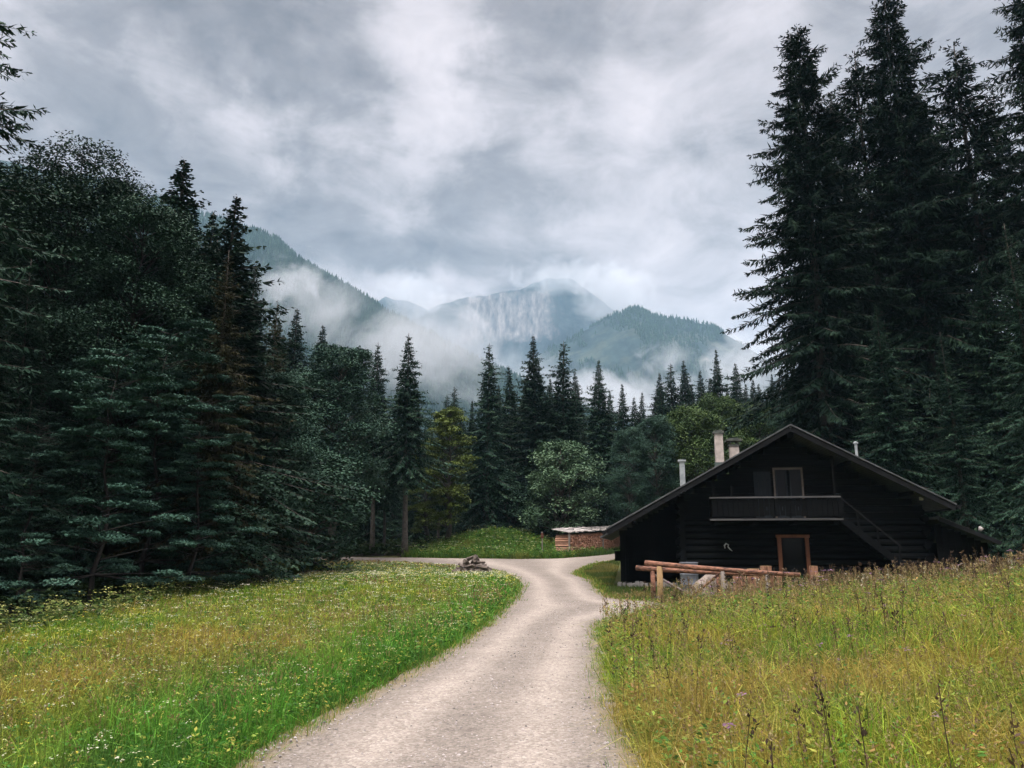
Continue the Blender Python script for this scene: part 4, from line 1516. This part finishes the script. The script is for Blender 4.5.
# upright sawn blocks
def block(u, v, Y, w, h, label):
    c = at_y(u, v, Y)
    zg = gz(c[0], c[1])
    top = c[2]
    o = empty('log_block', (c[0], c[1], zg), random.uniform(0, 6), label, 'log block', 'sawn log blocks in front of the cabin')
    m_ = MB()
    n = 11
    rs = [w / 2 * random.uniform(.9, 1.1) for _ in range(n)]
    ring = lambda z_, s: [(rs[i] * s * math.cos(6.283 * i / n), rs[i] * s * math.sin(6.283 * i / n), z_) for i in range(n)]
    vv = ring(-.1, 1.06) + ring(top - zg, 1.0)
    m_.add(vv, [(i, (i + 1) % n, n + (i + 1) % n, n + i) for i in range(n)] + [tuple(range(n))[::-1]])
    m_.build('block_side', M['cut_wood'], o)
    m_ = MB()
    m_.add(ring(top - zg + .004, .985), [tuple(range(n))])
    m_.add(ring(top - zg + .008, .4), [tuple(range(n))])
    m_.build('cut_face', M['post_wood'], o)


block(739, 573, 23.9, .36, .9, 'orange sawn log block just right of the boulder')
block(755, 569, 24.2, .50, .9, 'widest sawn log block, upright between the boulder and the door')
block(766, 566, 24.6, .34, .9, 'slim tall sawn log block under the door frame\'s left post')
block(777, 572, 24.4, .26, .8, 'thin sawn log block leaning on the rail below the doorway')
block(813, 566, 25.4, .26, .6, 'small sawn log block standing just right of the door frame')
# dry stick hoop by the lean-to
c = at_y(962, 556, 21)
m_ = MB()
zg = gz(c[0], c[1])
m_.tube([(.30 * math.cos(t), .05 * math.sin(2 * t), .25 + .45 * math.sin(t)) for t in np.linspace(.25, math.pi - .1, 12)], .009, 6)
ho = m_.build('stick_hoop', M['old_wood'], None, True)
ho.location = (c[0], c[1], zg)
tag(ho, 'pale bent stick arching above the meadow near the lean-to', 'stick')

# roofed firewood stack along the right branch of the road
Pa, Pb = np.array([3.6, 50.6]), np.array([9.2, 62.0])
ang = math.atan2(Pb[1] - Pa[1], Pb[0] - Pa[0])
Lw = float(np.linalg.norm(Pb - Pa))
fw = empty('firewood_stack', (Pa[0], Pa[1], gz(*Pa)), ang, 'long reddish stack of split firewood under a roof of pale boards', 'firewood stack')
slope = (gz(*Pb) - gz(*Pa)) / Lw
m_ = MB()
random.seed(12)
row = 0
zz = .10
while zz < 1.36:
    x = .08 + random.uniform(0, .1)
    while x < Lw:
        r = random.uniform(.055, .11)
        n = random.choice((3, 4, 5, 6, 7))
        y0 = random.uniform(-.08, .08)
        a0 = random.uniform(0, 6)
        cz = zz + slope * x + random.uniform(-.02, .02)
        ring = [(r * math.cos(a0 + 6.283 * i / n), r * math.sin(a0 + 6.283 * i / n)) for i in range(n)]
        vv = [(x + p_, y, cz + q_) for y in (y0, .95) for p_, q_ in ring]
        m_.add(vv, [tuple(range(n))] + [tuple(range(n, 2 * n))[::-1]] + [(i, i + n, (i + 1) % n + n, (i + 1) % n) for i in range(n)])
        x += r * 1.75
    zz += .145
lg = m_.build('logs', M['log_ends'], fw)
lg['kind'] = 'stuff'
m_ = MB()
x = -.15
while x < Lw + .1:
    w_ = random.uniform(.3, .5)
    tz = 1.50 + slope * x + random.uniform(-.03, .04)
    yy0 = -.16 + random.uniform(-.05, .05)
    m_.add([(x + dx, y, tz + 0.17 * (y + .3) + d) for d in (0, .035) for y in (yy0, 1.1) for dx in (0, w_)],
           [(0, 2, 3, 1), (4, 5, 7, 6), (0, 1, 5, 4), (2, 6, 7, 3), (0, 4, 6, 2), (1, 3, 7, 5)])
    x += w_ * .86
m_.build('board_roof', M['pale_board'], fw)
for x in (.0, Lw * .5, Lw):
    m_ = MB()
    m_.box(x - .05, x + .05, -.1, 0.0, slope * x - .1, 1.48 + slope * x)
    m_.build('post', M['old_wood'], fw)
m_ = MB()
for i in range(17):
    x = random.uniform(0, Lw)
    y = random.uniform(-.25, .7)
    s_ = random.uniform(.07, .15)
    m_.box(x - s_, x + s_, y - s_, y + s_, 1.58 + slope * x, 1.58 + slope * x + s_ * 1.0, .03)
m_.build('weight_stones', M['stone'], fw)['kind'] = 'stuff'

# heap of grey split logs at the fork
c = hit(473, 573)
random.seed(9)
base = MB()
base.tube([(-.32, 0, 0), (.32, 0, 0)], [.085, .075], 7, wob=.18)
pm = base.mesh('split_log', M['heap_wood'])
lay = [(-.52, 0), (-.30, .0), (-.06, .02), (.20, 0), (.46, .01), (-.40, .16), (-.16, .17), (.10, .16), (.34, .15), (-.26, .31), (.0, .33), (.22, .30), (-.08, .45), (.1, .44)]
for i, (dx, dz) in enumerate(lay):
    for dy in ((-.22, .22) if dz < .2 else (0,)):
        o_ = obj('split_log', pm)
        x, y = c[0] + dx * 1.35, c[1] + .5 + dy * 1.3 + random.uniform(-.08, .08)
        o_.location = (x, y, gz(x, y) + dz * 1.3 + .08)
        o_.rotation_euler = (random.uniform(-.6, .6), random.uniform(-.35, .35), random.choice((0.2, 1.5, .8, -.6, 2.2)) + random.uniform(-.4, .4))
        o_.scale = (random.uniform(.45, 1.0), random.uniform(.8, 1.6), random.uniform(.9, 1.7))
        tag(o_, 'weathered grey split log in the low heap at the fork of the road', 'log', 'split logs heaped at the fork')
# signpost at the mound's right end
c = np.array([1.9, 50.2])
sp = empty('marker_post', (c[0], c[1], gz(*c)), .2, 'thin weathered marker post with a small red-brown board at the end of the grassy mound', 'post')
m_ = MB()
m_.tube([(0, 0, -.2), (0, 0, 1.55)], .035, 7)
m_.build('post', M['old_wood'], sp)
m_ = MB()
m_.box(-.09, .09, -.05, -.036, 1.15, 1.46)
m_.build('board', M['sign_wood'], sp)


# ------------------------------------------------------------------ grass and flowers
def blade_mesh(name, xy, h, w, lean, col, mat, label, cat='grass', nseg=2, z_off=0.0):
    n = len(xy)
    x, y = xy[:, 0], xy[:, 1]
    zb = terrain(x, y) - 0.02 + z_off
    base = np.stack([x, y, zb], -1)
    az = rng.uniform(0, 6.283, n)
    wv = np.stack([np.cos(az), np.sin(az), np.zeros(n)], -1) * (w / 2)[:, None]
    l3 = np.concatenate([lean, np.zeros((n, 1))], 1) * h[:, None]
    mag = np.hypot(lean[:, 0], lean[:, 1])
    up = np.array([0, 0, 1.0])
    mid = base + l3 * 0.30 + up * (h * (0.60 - .05 * mag))[:, None]
    tip = base + l3 * 1.0 + up * (h * np.clip(1.0 - 0.38 * mag ** 1.5, .2, 1))[:, None]
    V = np.stack([base - wv, base + wv, mid - wv * .75, mid + wv * .75, tip], 1)
    t = np.array([[0, 1, 3], [0, 3, 2], [2, 3, 4]])
    F = (t[None] + 5 * np.arange(n)[:, None, None]).reshape(-1, 3)
    o = obj(name, np_mesh(name, V, F, mat, col=np.repeat(col, 3, 0)))
    return tag(o, label, cat, None, 'stuff')


def pal(n, *cols):
    c = np.array(cols)
    i = rng.integers(0, len(c), n)
    return c[i] * rng.uniform(.75, 1.25, (n, 1))


def blend(a, b, t):
    return a * (1 - t[:, None]) + b * t[:, None]


def scatter(poly, n, near, power, ymin=-1.0):
    """Random points in a polygon, thinned with distance from the camera."""
    p = np.array([q[:2] for q in poly])
    lo_, hi_ = p.min(0), p.max(0)
    out = []
    have = 0
    while have < n:
        q = rng.uniform(lo_, hi_, (n * 3, 2))
        d = np.hypot(q[:, 0], q[:, 1])
        k = rng.random(len(q)) < np.minimum(1, (near / np.maximum(d, .1)) ** power)
        q = q[k]
        q = q[(q[:, 1] > ymin) & in_poly(q[:, 0], q[:, 1], poly)]
        q = q[np.abs(q[:, 0]) < 0.80 * q[:, 1] + 3.5]
        out.append(q)
        have += len(q)
    return np.concatenate(out)[:n]


# fade edge for blades overlapping the road
left_line = [q for q in L_EDGE]
LEFT = [tuple(q) for q in L_EDGE if q[1] > 1] + [(-11, 46.4), (-10.8, 44), (-10.6, 37), (-10.2, 31), (-10.1, 26.5), (-9.8, 22.5), (-9.3, 17), (-9.1, 12), (-9.4, 2)]
RIGHT = [tuple(q) for q in R_EDGE if q[1] < 20.7] + [(17, 0), (26, 12), (26, 24), (20, 25.5), (12, 25.5), (9, 24.4), (6.0, 22.6), (4.6, 21.5)]
MOUND = [tuple(q) for q in UP_EDGE if -7 < q[0] < 6.6] + [(7.2, 60.5), (3, 60.5), (-6.5, 60.5), (-7.2, 52)]
LAWN = [tuple(q) for q in R_EDGE if q[1] > 23.1 and q[1] < 50] + [(5.2, 23.4), (12, 25.2), (14, 27)] + [tuple(cpt(11, -.2, 0)[:2]), tuple(cpt(2.2, -.2, 0)[:2]), tuple(cpt(-.3, .2, 0)[:2]), tuple(cpt(-.4, 9.5, 0)[:2])]

def tufts(poly, n, k, near, power, spread):
    """Blades gathered in tussocks: positions, tussock index, offset from the tussock's middle."""
    c_ = scatter(poly, n // k, near, power)
    idx = np.repeat(np.arange(len(c_)), k)
    sp = spread * rng.uniform(.5, 1.5, len(c_))[idx] * np.maximum(1, np.hypot(c_[:, 0], c_[:, 1]) / 12)[idx]
    off_ = rng.normal(0, 1, (len(idx), 2)) * sp[:, None]
    return c_[idx] + off_, idx, off_ / sp[:, None]


# left meadow
n = 198000
q, ti, to = tufts(LEFT, n, 11, 9.0, 1.35, .06)
n = len(q)
tv, th = rng.uniform(.5, 1.8, n)[ti], rng.uniform(.5, 1.5, n)[ti]
tl = rng.normal(0, .32, (n, 2))[ti]
d = np.hypot(q[:, 0], q[:, 1])
de = poly_dist(q[:, 0], q[:, 1], L_EDGE, False)[0]
f1 = fbm(q[:, 0] * .22, q[:, 1] * .22, 50, 4)
f2 = fbm(q[:, 0] * .9, q[:, 1] * .9, 60, 3)
lush = 1 - sstep(.6, 2.8, de + 1.2 * (f2 - .5))
lush = np.maximum(lush, .75 * sstep(26, 34, d) * (f2 > .4))
dry = sstep(.47, .62, f1) * (1 - lush) * (1 - sstep(24, 32, d))
green = pal(n, (.10, .20, .018), (.145, .23, .022), (.19, .235, .026), (.07, .165, .018))
strong = pal(n, (.035, .15, .018), (.055, .19, .024), (.085, .215, .03))
straw = pal(n, (.30, .26, .05), (.27, .19, .04), (.34, .30, .09), (.22, .21, .04))
col = blend(blend(green, straw, dry * .45 + .10 * (rng.random(n) < .5)), strong, lush * .85) * tv[:, None]
f3 = fbm(q[:, 0] * 1.5, q[:, 1] * 1.5, 140, 3)
f4 = fbm(q[:, 0] * .55, q[:, 1] * .55, 150, 3)
col = blend(col, pal(n, (.035, .095, .022), (.05, .12, .028)), sstep(.56, .66, f3) * .75)
col = blend(col, pal(n, (.34, .20, .05), (.30, .23, .06), (.40, .28, .06)), sstep(.54, .64, f4) * .55 * (1 - lush) * (1 - .6 * sstep(22, 30, d)))
h = (.13 + .26 * rng.random(n)) * (1 + .5 * (f2 - .4)) * np.where(lush > .5, 1.05, 1.0) * (.55 + .45 * sstep(0, .5, de)) * (1 - .86 * sstep(22, 42, d)) * th
w = (.0055 + .0045 * rng.random(n)) * np.maximum(1, d / 9.0)
lean = rng.normal(0, .34, (n, 2)) + tl + .25 * to + np.array([.08, -.05])
blade_mesh('meadow_grass', q, h, w, lean, col, M['grass'], 'green and straw coloured meadow grass on the left of the road')

# right meadow, taller and seedier
n = 234000
q, ti, to = tufts(RIGHT, n, 13, 7.0, 1.25, .06)
n = len(q)
tv, th = rng.uniform(.45, 1.8, n)[ti], rng.uniform(.5, 1.45, n)[ti]
tl = rng.normal(0, .40, (n, 2))[ti]
d = np.hypot(q[:, 0], q[:, 1])
de = poly_dist(q[:, 0], q[:, 1], R_EDGE, False)[0]
f1 = fbm(q[:, 0] * .35, q[:, 1] * .35, 80, 4)
f2 = fbm(q[:, 0] * 1.1, q[:, 1] * 1.1, 90, 3)
dry = sstep(.42, .60, f1) * .75 + .5 * sstep(6.5, 11, q[:, 0]) * sstep(9, 13, d)
dry = np.clip(dry, 0, 1) * .8
green = pal(n, (.13, .22, .018), (.18, .25, .022), (.23, .265, .03), (.09, .19, .018))
straw = pal(n, (.33, .28, .07), (.29, .22, .06), (.38, .33, .13), (.24, .23, .05))
col = blend(green, straw, np.clip(dry * .7 + .15 * (rng.random(n) < .4), 0, 1)) * tv[:, None]
f3 = fbm(q[:, 0] * 1.4, q[:, 1] * 1.4, 160, 3)
f4 = fbm(q[:, 0] * .7, q[:, 1] * .7, 170, 3)
col = blend(col, pal(n, (.045, .11, .022), (.06, .14, .028)), sstep(.55, .66, f3) * .75)
col = blend(col, pal(n, (.34, .19, .05), (.32, .22, .06), (.40, .30, .08)), sstep(.53, .63, f4) * .6)
h = (.22 + .38 * rng.random(n)) * (.8 + .5 * f2) * (.45 + .55 * sstep(0, .7, de)) * (1 - .45 * sstep(12, 18, d)) * th
w = (.0055 + .005 * rng.random(n)) * np.maximum(1, d / 8.0)
lean = rng.normal(0, .42, (n, 2)) + tl + .3 * to + np.array([-.12, -.05])
blade_mesh('tall_grass', q, h, w, lean, col, M['grass'], 'tall yellow-green grass on the rising meadow right of the road')
# long arching pale blades near the camera
n = 4500
q = scatter(RIGHT, n, 6.0, 1.1)
d = np.hypot(q[:, 0], q[:, 1])
blade_mesh('arching_grass', q, rng.uniform(.45, .8, n), .006 * np.maximum(1, d / 8), rng.normal(0, .8, (n, 2)), pal(n, (.20, .24, .06), (.30, .27, .10), (.12, .22, .04)), M['grass'],
           'long arching pale grass blades in the right meadow')

# short ragged tufts creeping over the road's edges
for edge_, nm_, lab_ in ((L_EDGE, 'verge_grass', 'short grass tufts creeping over the left edge of the road'), (R_EDGE, 'verge_grass', 'short grass tufts creeping over the right edge of the road')):
    e_ = np.array([p_ for p_ in edge_ if 3.5 < p_[1] < 46])
    seg = np.linalg.norm(np.diff(e_, axis=0), axis=1)
    cum = np.concatenate([[0], np.cumsum(seg)])
    nt_ = 900
    tt = rng.random(nt_) ** 1.3 * cum[-1]
    if e_[0, 1] > e_[-1, 1]:
        tt = cum[-1] - tt
    cx_ = np.stack([np.interp(tt, cum, e_[:, 0]), np.interp(tt, cum, e_[:, 1])], -1) + rng.normal(0, .13, (nt_, 2))
    i_ = np.repeat(np.arange(nt_), 12)
    o_ = rng.normal(0, 1, (len(i_), 2))
    q = cx_[i_] + o_ * (.045 * rng.uniform(.5, 1.8, nt_))[i_][:, None]
    d = np.hypot(q[:, 0], q[:, 1])
    blade_mesh(nm_, q, rng.uniform(.04, .17, len(q)) * rng.uniform(.6, 1.3, nt_)[i_], .006 * np.maximum(1, d / 9), rng.normal(0, .3, (len(q), 2)) + .3 * o_,
               pal(len(q), (.09, .19, .03), (.14, .21, .035), (.26, .24, .06)), M['grass'], lab_)

# mound and lawn
n = 42000
q = scatter(MOUND, n, 200, .1)
f2 = fbm(q[:, 0] * .6, q[:, 1] * .6, 95, 3)
col = blend(pal(n, (.055, .13, .022), (.08, .165, .03), (.10, .17, .035)), pal(n, (.17, .16, .045), (.14, .15, .035)), sstep(.5, .65, f2) * .7)
blade_mesh('mound_grass', q, rng.uniform(.25, .6, n), rng.uniform(.02, .035, n), rng.normal(0, .3, (n, 2)), col, M['grass'], 'bright green grass on the mound in the fork of the road')
n = 24000
q = scatter(LAWN, n, 100, .1)
f2 = fbm(q[:, 0] * .8, q[:, 1] * .8, 97, 3)
col = blend(pal(n, (.05, .085, .02), (.07, .10, .025)), pal(n, (.17, .15, .04), (.13, .12, .035)), sstep(.42, .58, f2))
blade_mesh('lawn_grass', q, rng.uniform(.06, .16, n), rng.uniform(.010, .016, n), rng.normal(0, .3, (n, 2)), col, M['grass'], 'short yellow-green grass between the road and the cabin')
# weeds along the feet of the cabin and the firewood stack
m1 = np.stack([rng.uniform(2, 12.5, 2600), rng.uniform(-1.6, -.35, 2600)], -1)
m1w = np.array([cpt(a, b, 0)[:2] for a, b in m1])
t = rng.random(2200)
st_ = Pa[None] * (1 - t[:, None]) + Pb[None] * t[:, None]
nrm_ = np.array([math.sin(ang), -math.cos(ang)])
m2w = st_ + nrm_ * rng.uniform(.1, 1.1, (2200, 1))
q = np.concatenate([m1w, m2w])
n = len(q)
blade_mesh('nettles', q, rng.uniform(.2, .55, n), rng.uniform(.02, .045, n), rng.normal(0, .4, (n, 2)), pal(n, (.04, .085, .02), (.07, .12, .03), (.03, .06, .018)), M['grass'],
           'dark green weeds growing along the cabin wall and the firewood stack', 'weeds')

# broad-leaved herbs low in the sward
LEAF = []


def herb_mesh(name, poly, n, near, power, size, cols, label, hgt=(.04, .2), edge=None):
    q_ = scatter(poly, n, near, power)
    k = 7
    P_ = np.repeat(q_, k, 0)
    az = rng.uniform(0, 6.283, n * k)
    dist = np.repeat(np.clip(np.hypot(q_[:, 0], q_[:, 1]) / 11, 1, 1.5), k)
    z_ = terrain(P_[:, 0], P_[:, 1]) + np.repeat(rng.uniform(*hgt, n) * ((1 - .85 * sstep(24, 38, np.hypot(q_[:, 0], q_[:, 1]))) if poly is LEFT else 1), k) * rng.uniform(.4, 1, n * k)
    D_ = np.stack([np.cos(az), np.sin(az), rng.uniform(-.1, .7, n * k)], -1)
    N_ = np.array([0, 0, 1.0]) + rng.normal(0, .4, (n * k, 3))
    ln = rng.uniform(*size, n * k) * dist
    K = kites(np.concatenate([P_, z_[:, None]], 1), D_, N_, ln, ln * .5)
    col_ = np.repeat(pal(n, *cols), k, 0) * rng.uniform(.8, 1.2, (n * k, 1))
    tag(obj(name, np_mesh(name, K, quad_faces(len(K)), M['grass'], col=col_)), label, 'herbs', None, 'stuff')


herb_mesh('meadow_herbs', LEFT, 17000, 10, 1.2, (.025, .06), ((.05, .15, .025), (.09, .19, .035), (.16, .22, .04), (.24, .25, .05), (.04, .10, .022)), 'broad-leaved herbs among the grass of the left meadow', (.06, .34))
herb_mesh('bank_herbs', RIGHT, 13000, 8, 1.15, (.025, .065), ((.08, .18, .03), (.16, .23, .04), (.24, .25, .05), (.26, .17, .06), (.05, .11, .022)), 'broad-leaved herbs among the grass of the right meadow', (.10, .55))
EDGE = [(-8.5, 8), (-8.6, 17), (-9.2, 22), (-9.3, 31), (-9.8, 42), (-10.6, 42), (-10.3, 31), (-10.1, 24), (-9.6, 17), (-9.5, 8)]
herb_mesh('edge_herbs', EDGE, 1500, 200, .1, (.05, .10), ((.04, .075, .02), (.07, .11, .028), (.09, .11, .03)), 'leafy herbs along the shaded edge of the left wood', (.2, .6))


def stalks(name, poly, n, near, power, hgt, stem_col, head_cols, head, label, cat, count=6, spread=.02, flat=False, group_noise=None, stem_w=.004):
    q_ = scatter(poly, n * (3 if group_noise else 1), near, power)
    if group_noise:
        f = fbm(q_[:, 0] * group_noise[0], q_[:, 1] * group_noise[0], group_noise[1], 3)
        q_ = q_[np.argsort(-f - .25 * rng.random(len(f)))][:n]
    n = len(q_)
    d_ = np.hypot(q_[:, 0], q_[:, 1])
    sc = np.maximum(1, d_ / 11)
    h_ = rng.uniform(*hgt, n) * ((1 - .78 * sstep(26, 40, d_)) if poly is LEFT else 1)
    lean_ = rng.normal(0, .10, (n, 2))
    zb_ = terrain(q_[:, 0], q_[:, 1])
    base_ = np.stack([q_[:, 0], q_[:, 1], zb_], -1)
    top = base_ + np.concatenate([lean_ * h_[:, None], h_[:, None]], 1)
    az = rng.uniform(0, 6.283, n)
    wv = np.stack([np.cos(az), np.sin(az), 0 * az], -1) * (stem_w * sc / 2)[:, None]
    S_ = np.stack([base_ - wv, base_ + wv, top + wv * .6, top - wv * .6], 1)
    cs = np.tile(np.array(stem_col), (n, 1)) * rng.uniform(.7, 1.3, (n, 1))
    Pn = np.repeat(top, count, 0)
    m = n * count
    scr = np.repeat(sc, count)
    if flat:
        a2 = rng.uniform(0, 6.283, m)
        r2 = spread * rng.random(m) ** .5 * scr
        Pn = Pn + np.stack([np.cos(a2) * r2, np.sin(a2) * r2, rng.normal(0, .006, m)], -1)
        D_ = np.stack([np.cos(a2), np.sin(a2), rng.normal(0, .2, m)], -1)
        N_ = np.array([0, 0, 1.0]) + rng.normal(0, .25, (m, 3))
    else:
        Pn = Pn - np.stack([0 * scr, 0 * scr, rng.random(m) * spread * 4], -1) + rng.normal(0, spread * .3, (m, 3))
        D_ = rng.normal(0, .6, (m, 3)) + np.array([0, 0, .8])
        N_ = rng.normal(0, 1, (m, 3))
    ln = rng.uniform(.7, 1.3, m) * head * scr
    K = kites(Pn, D_, N_, ln, ln * (.8 if flat else .45))
    ch = np.repeat(pal(n, *head_cols), count, 0)
    V = np.concatenate([S_, K])
    tag(obj(name, np_mesh(name, V, quad_faces(len(V)), M['flower'], col=np.concatenate([cs, ch]))), label, cat, None, 'stuff')


herb_mesh('mound_herbs', MOUND, 2600, 200, .1, (.06, .13), ((.05, .14, .025), (.10, .19, .035), (.17, .20, .045), (.03, .08, .02)), 'leafy herbs in the grass of the mound', (.15, .6))
stalks('white_umbels', LEFT, 2000, 13, .6, (.28, .5), (.10, .14, .04), ((.34, .36, .22), (.42, .42, .30), (.26, .30, .16)), .017, 'white umbel flowers scattered in the left meadow', 'flowers', 10, .045, True, None)
stalks('yellow_flowers', EDGE, 650, 100, .1, (.35, .75), (.09, .13, .03), ((.24, .25, .07), (.28, .28, .10), (.18, .22, .06)), .024, 'pale yellow flower heads along the edge of the left wood', 'flowers', 7, .04, True)
stalks('yellow_buttons', LEFT, 3600, 12, .8, (.2, .42), (.12, .16, .04), ((.50, .42, .05), (.42, .42, .10), (.50, .48, .22)), .016, 'small yellow flowers dotted through the left meadow', 'flowers', 5, .018, True)
stalks('seed_heads', LEFT, 3500, 10, 1.1, (.28, .48), (.19, .16, .06), ((.24, .18, .08), (.18, .13, .06)), .022, 'brown grass seed heads over the left meadow', 'grass', 7, .018, False, (.22, 50), .0028)
stalks('bank_seed_heads', RIGHT, 6500, 8, 1.0, (.45, .78), (.20, .17, .06), ((.22, .16, .08), (.26, .21, .10), (.15, .10, .06)), .022, 'brown grass seed heads over the right meadow', 'grass', 8, .022, False, None, .003)
stalks('knapweed', RIGHT, 440, 12, .3, (.55, .95), (.060, .045, .025), ((.045, .032, .022), (.07, .045, .032), (.11, .075, .045)), .035, 'dark dried flower stalks standing up from the right meadow', 'flowers', 14, .05, False, (.4, 21), .009)
stalks('purple_thistles', RIGHT, 90, 12, .3, (.5, .8), (.07, .09, .03), ((.16, .09, .14), (.2, .12, .17)), .03, 'faded purple thistle heads in the right meadow', 'flowers', 10, .02, True, None, .006)
CREST = [(4.6, 20.4), (7.0, 20.0), (12, 16.5), (20, 16.5), (20, 20), (12, 21), (7, 22.6), (5.0, 22.0)]
stalks('crest_plants', CREST, 420, 100, .1, (.3, .75), (.10, .085, .04), ((.14, .10, .06), (.24, .20, .12), (.10, .07, .05), (.35, .33, .24)), .035, 'dry tall plants along the crest of the right meadow before the cabin', 'plants', 10, .05, False, None, .006)
stalks('mound_flowers', MOUND, 260, 200, .1, (.4, .7), (.09, .13, .03), ((.20, .24, .12), (.22, .25, .09)), .022, 'pale flowers on the grassy mound', 'flowers', 8, .05, True)
# shaded undergrowth hiding the foot of the wood
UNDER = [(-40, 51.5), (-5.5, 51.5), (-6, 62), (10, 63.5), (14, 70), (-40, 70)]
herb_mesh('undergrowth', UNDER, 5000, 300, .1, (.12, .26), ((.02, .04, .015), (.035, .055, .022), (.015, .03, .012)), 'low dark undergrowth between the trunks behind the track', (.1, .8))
UL = [(-30, 9), (-10.4, 9), (-10.3, 17), (-10.8, 27), (-11.3, 44), (-30, 44)]
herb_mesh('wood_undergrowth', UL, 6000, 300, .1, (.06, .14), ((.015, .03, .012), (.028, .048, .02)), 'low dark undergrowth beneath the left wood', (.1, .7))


# ------------------------------------------------------------------ air: even haze, and mist clinging to the mountains
def haze_mat(dens):
    m = bpy.data.materials.new('haze_air')
    m.use_nodes = True
    nt = m.node_tree
    nt.nodes.remove(nt.nodes['Principled BSDF'])
    v = mknode(nt, 'ShaderNodeVolumePrincipled')
    v.inputs['Color'].default_value = (0.40, 0.64, 0.83, 1)
    v.inputs['Density'].default_value = dens
    nt.links.new(v.outputs[0], nt.nodes['Material Output'].inputs['Volume'])
    return m


hz = MB()
hz.box(-5000, 5000, -600, 6200, -3, 1190)
ho_ = hz.build('haze', haze_mat(0.00015))
tag(ho_, 'thin bluish haze filling the whole valley', 'haze', None, 'stuff')


def mist_mat(i, dens, scale, lo_, hi_, seed):
    m = bpy.data.materials.new('mist_%s' % i)
    m.use_nodes = True
    nt = m.node_tree
    nt.nodes.remove(nt.nodes['Principled BSDF'])
    v = mknode(nt, 'ShaderNodeVolumePrincipled')
    v.inputs['Color'].default_value = (0.84, 0.88, 0.91, 1)
    tc = mknode(nt, 'ShaderNodeTexCoord')
    ge = mknode(nt, 'ShaderNodeNewGeometry')
    ad = mknode(nt, 'ShaderNodeVectorMath', operation='ADD')
    nt.links.new(ge.outputs['Position'], ad.inputs[0])
    ad.inputs[1].default_value = (seed * 731.0, seed * 217.0, 0)
    ns = noise_node(nt, ad.outputs[0], scale, 8, 0.66, 0.8)
    ln_ = mknode(nt, 'ShaderNodeVectorMath', operation='LENGTH')
    nt.links.new(tc.outputs['Object'], ln_.inputs[0])
    edge = map_range(nt, ln_.outputs['Value'], 0.15, 1.0, 1.0, 0.0)
    val = math_node(nt, 'ADD', ns.outputs[0], math_node(nt, 'MULTIPLY', math_node(nt, 'SUBTRACT', edge, 0.5), 0.32))
    dd_ = map_range(nt, val, lo_, hi_, 0.0, dens, True)
    nt.links.new(math_node(nt, 'MULTIPLY', dd_, map_range(nt, edge, 0.0, 0.2, 0.0, 1.0)), v.inputs['Density'])
    nt.links.new(v.outputs[0], nt.nodes['Material Output'].inputs['Volume'])
    return m


def ball(name, c, r, mat):
    m_ = MB()
    nu, nv = 20, 12
    vs = [(0, 0, -1)]
    for j in range(1, nv):
        ph = -math.pi / 2 + math.pi * j / nv
        vs += [(math.cos(ph) * math.cos(6.28318 * i / nu), math.cos(ph) * math.sin(6.28318 * i / nu), math.sin(ph)) for i in range(nu)]
    vs.append((0, 0, 1))
    fs = [(0, 1 + (i + 1) % nu, 1 + i) for i in range(nu)]
    for j in range(nv - 2):
        fs += [(1 + j * nu + i, 1 + j * nu + (i + 1) % nu, 1 + (j + 1) * nu + (i + 1) % nu, 1 + (j + 1) * nu + i) for i in range(nu)]
    fs += [(1 + (nv - 2) * nu + i, 1 + (nv - 2) * nu + (i + 1) % nu, len(vs) - 1) for i in range(nu)]
    m_.add(vs, fs)
    o = m_.build(name, mat)
    o.location = tuple(map(float, c))
    o.scale = r
    return o


MIST = [  # centre pixel, distance, radii (m), density, noise scale, lo, hi, label
    (450, 412, 2050, (520, 330, 200), 0.0041, .0062, .40, .60, 'white mist filling the valley between the wooded ridge and the rocky mountain'),
    (425, 355, 1020, (130, 110, 95), 0.0105, .0125, .40, .62, 'thick mist swallowing the foot of the wooded ridge'),
    (318, 318, 980, (130, 90, 70), 0.0083, .0160, .45, .67, 'torn mist drifting across the middle of the wooded ridge'),
    (288, 284, 940, (85, 60, 48), 0.0132, .026, .44, .64, 'wisp of mist clinging to the upper wooded ridge'),
    (600, 405, 1500, (330, 170, 80), 0.0088, .0120, .41, .60, 'bank of mist below the rounded peak'),
    (755, 368, 1500, (150, 150, 90), 0.0077, .0140, .42, .63, 'mist rising along the right shoulder of the rounded peak'),
    (665, 360, 1450, (90, 90, 50), 0.0083, .0200, .46, .66, 'small torn wisp in front of the rounded peak'),
    (618, 298, 2600, (180, 200, 140), 0.0072, .0085, .39, .60, 'cloud wrapped round the right flank of the rocky mountain'),
    (412, 292, 2650, (150, 200, 100), 0.0060, .0085, .41, .60, 'cloud hanging left of the rocky mountain'),
    (565, 276, 2650, (250, 150, 70), 0.0085, .0110, .40, .62, 'thin cloud trailing over the summit of the rocky mountain'),
]
for i, (u, v, D, r, dn, sc_, lo_, hi_, lab) in enumerate(MIST):
    tag(ball('mist', at_y(u, v, D), r, mist_mat('abcdefghijkl'[i], dn, sc_, lo_, hi_, i + 1)), lab, 'mist', None, 'stuff')
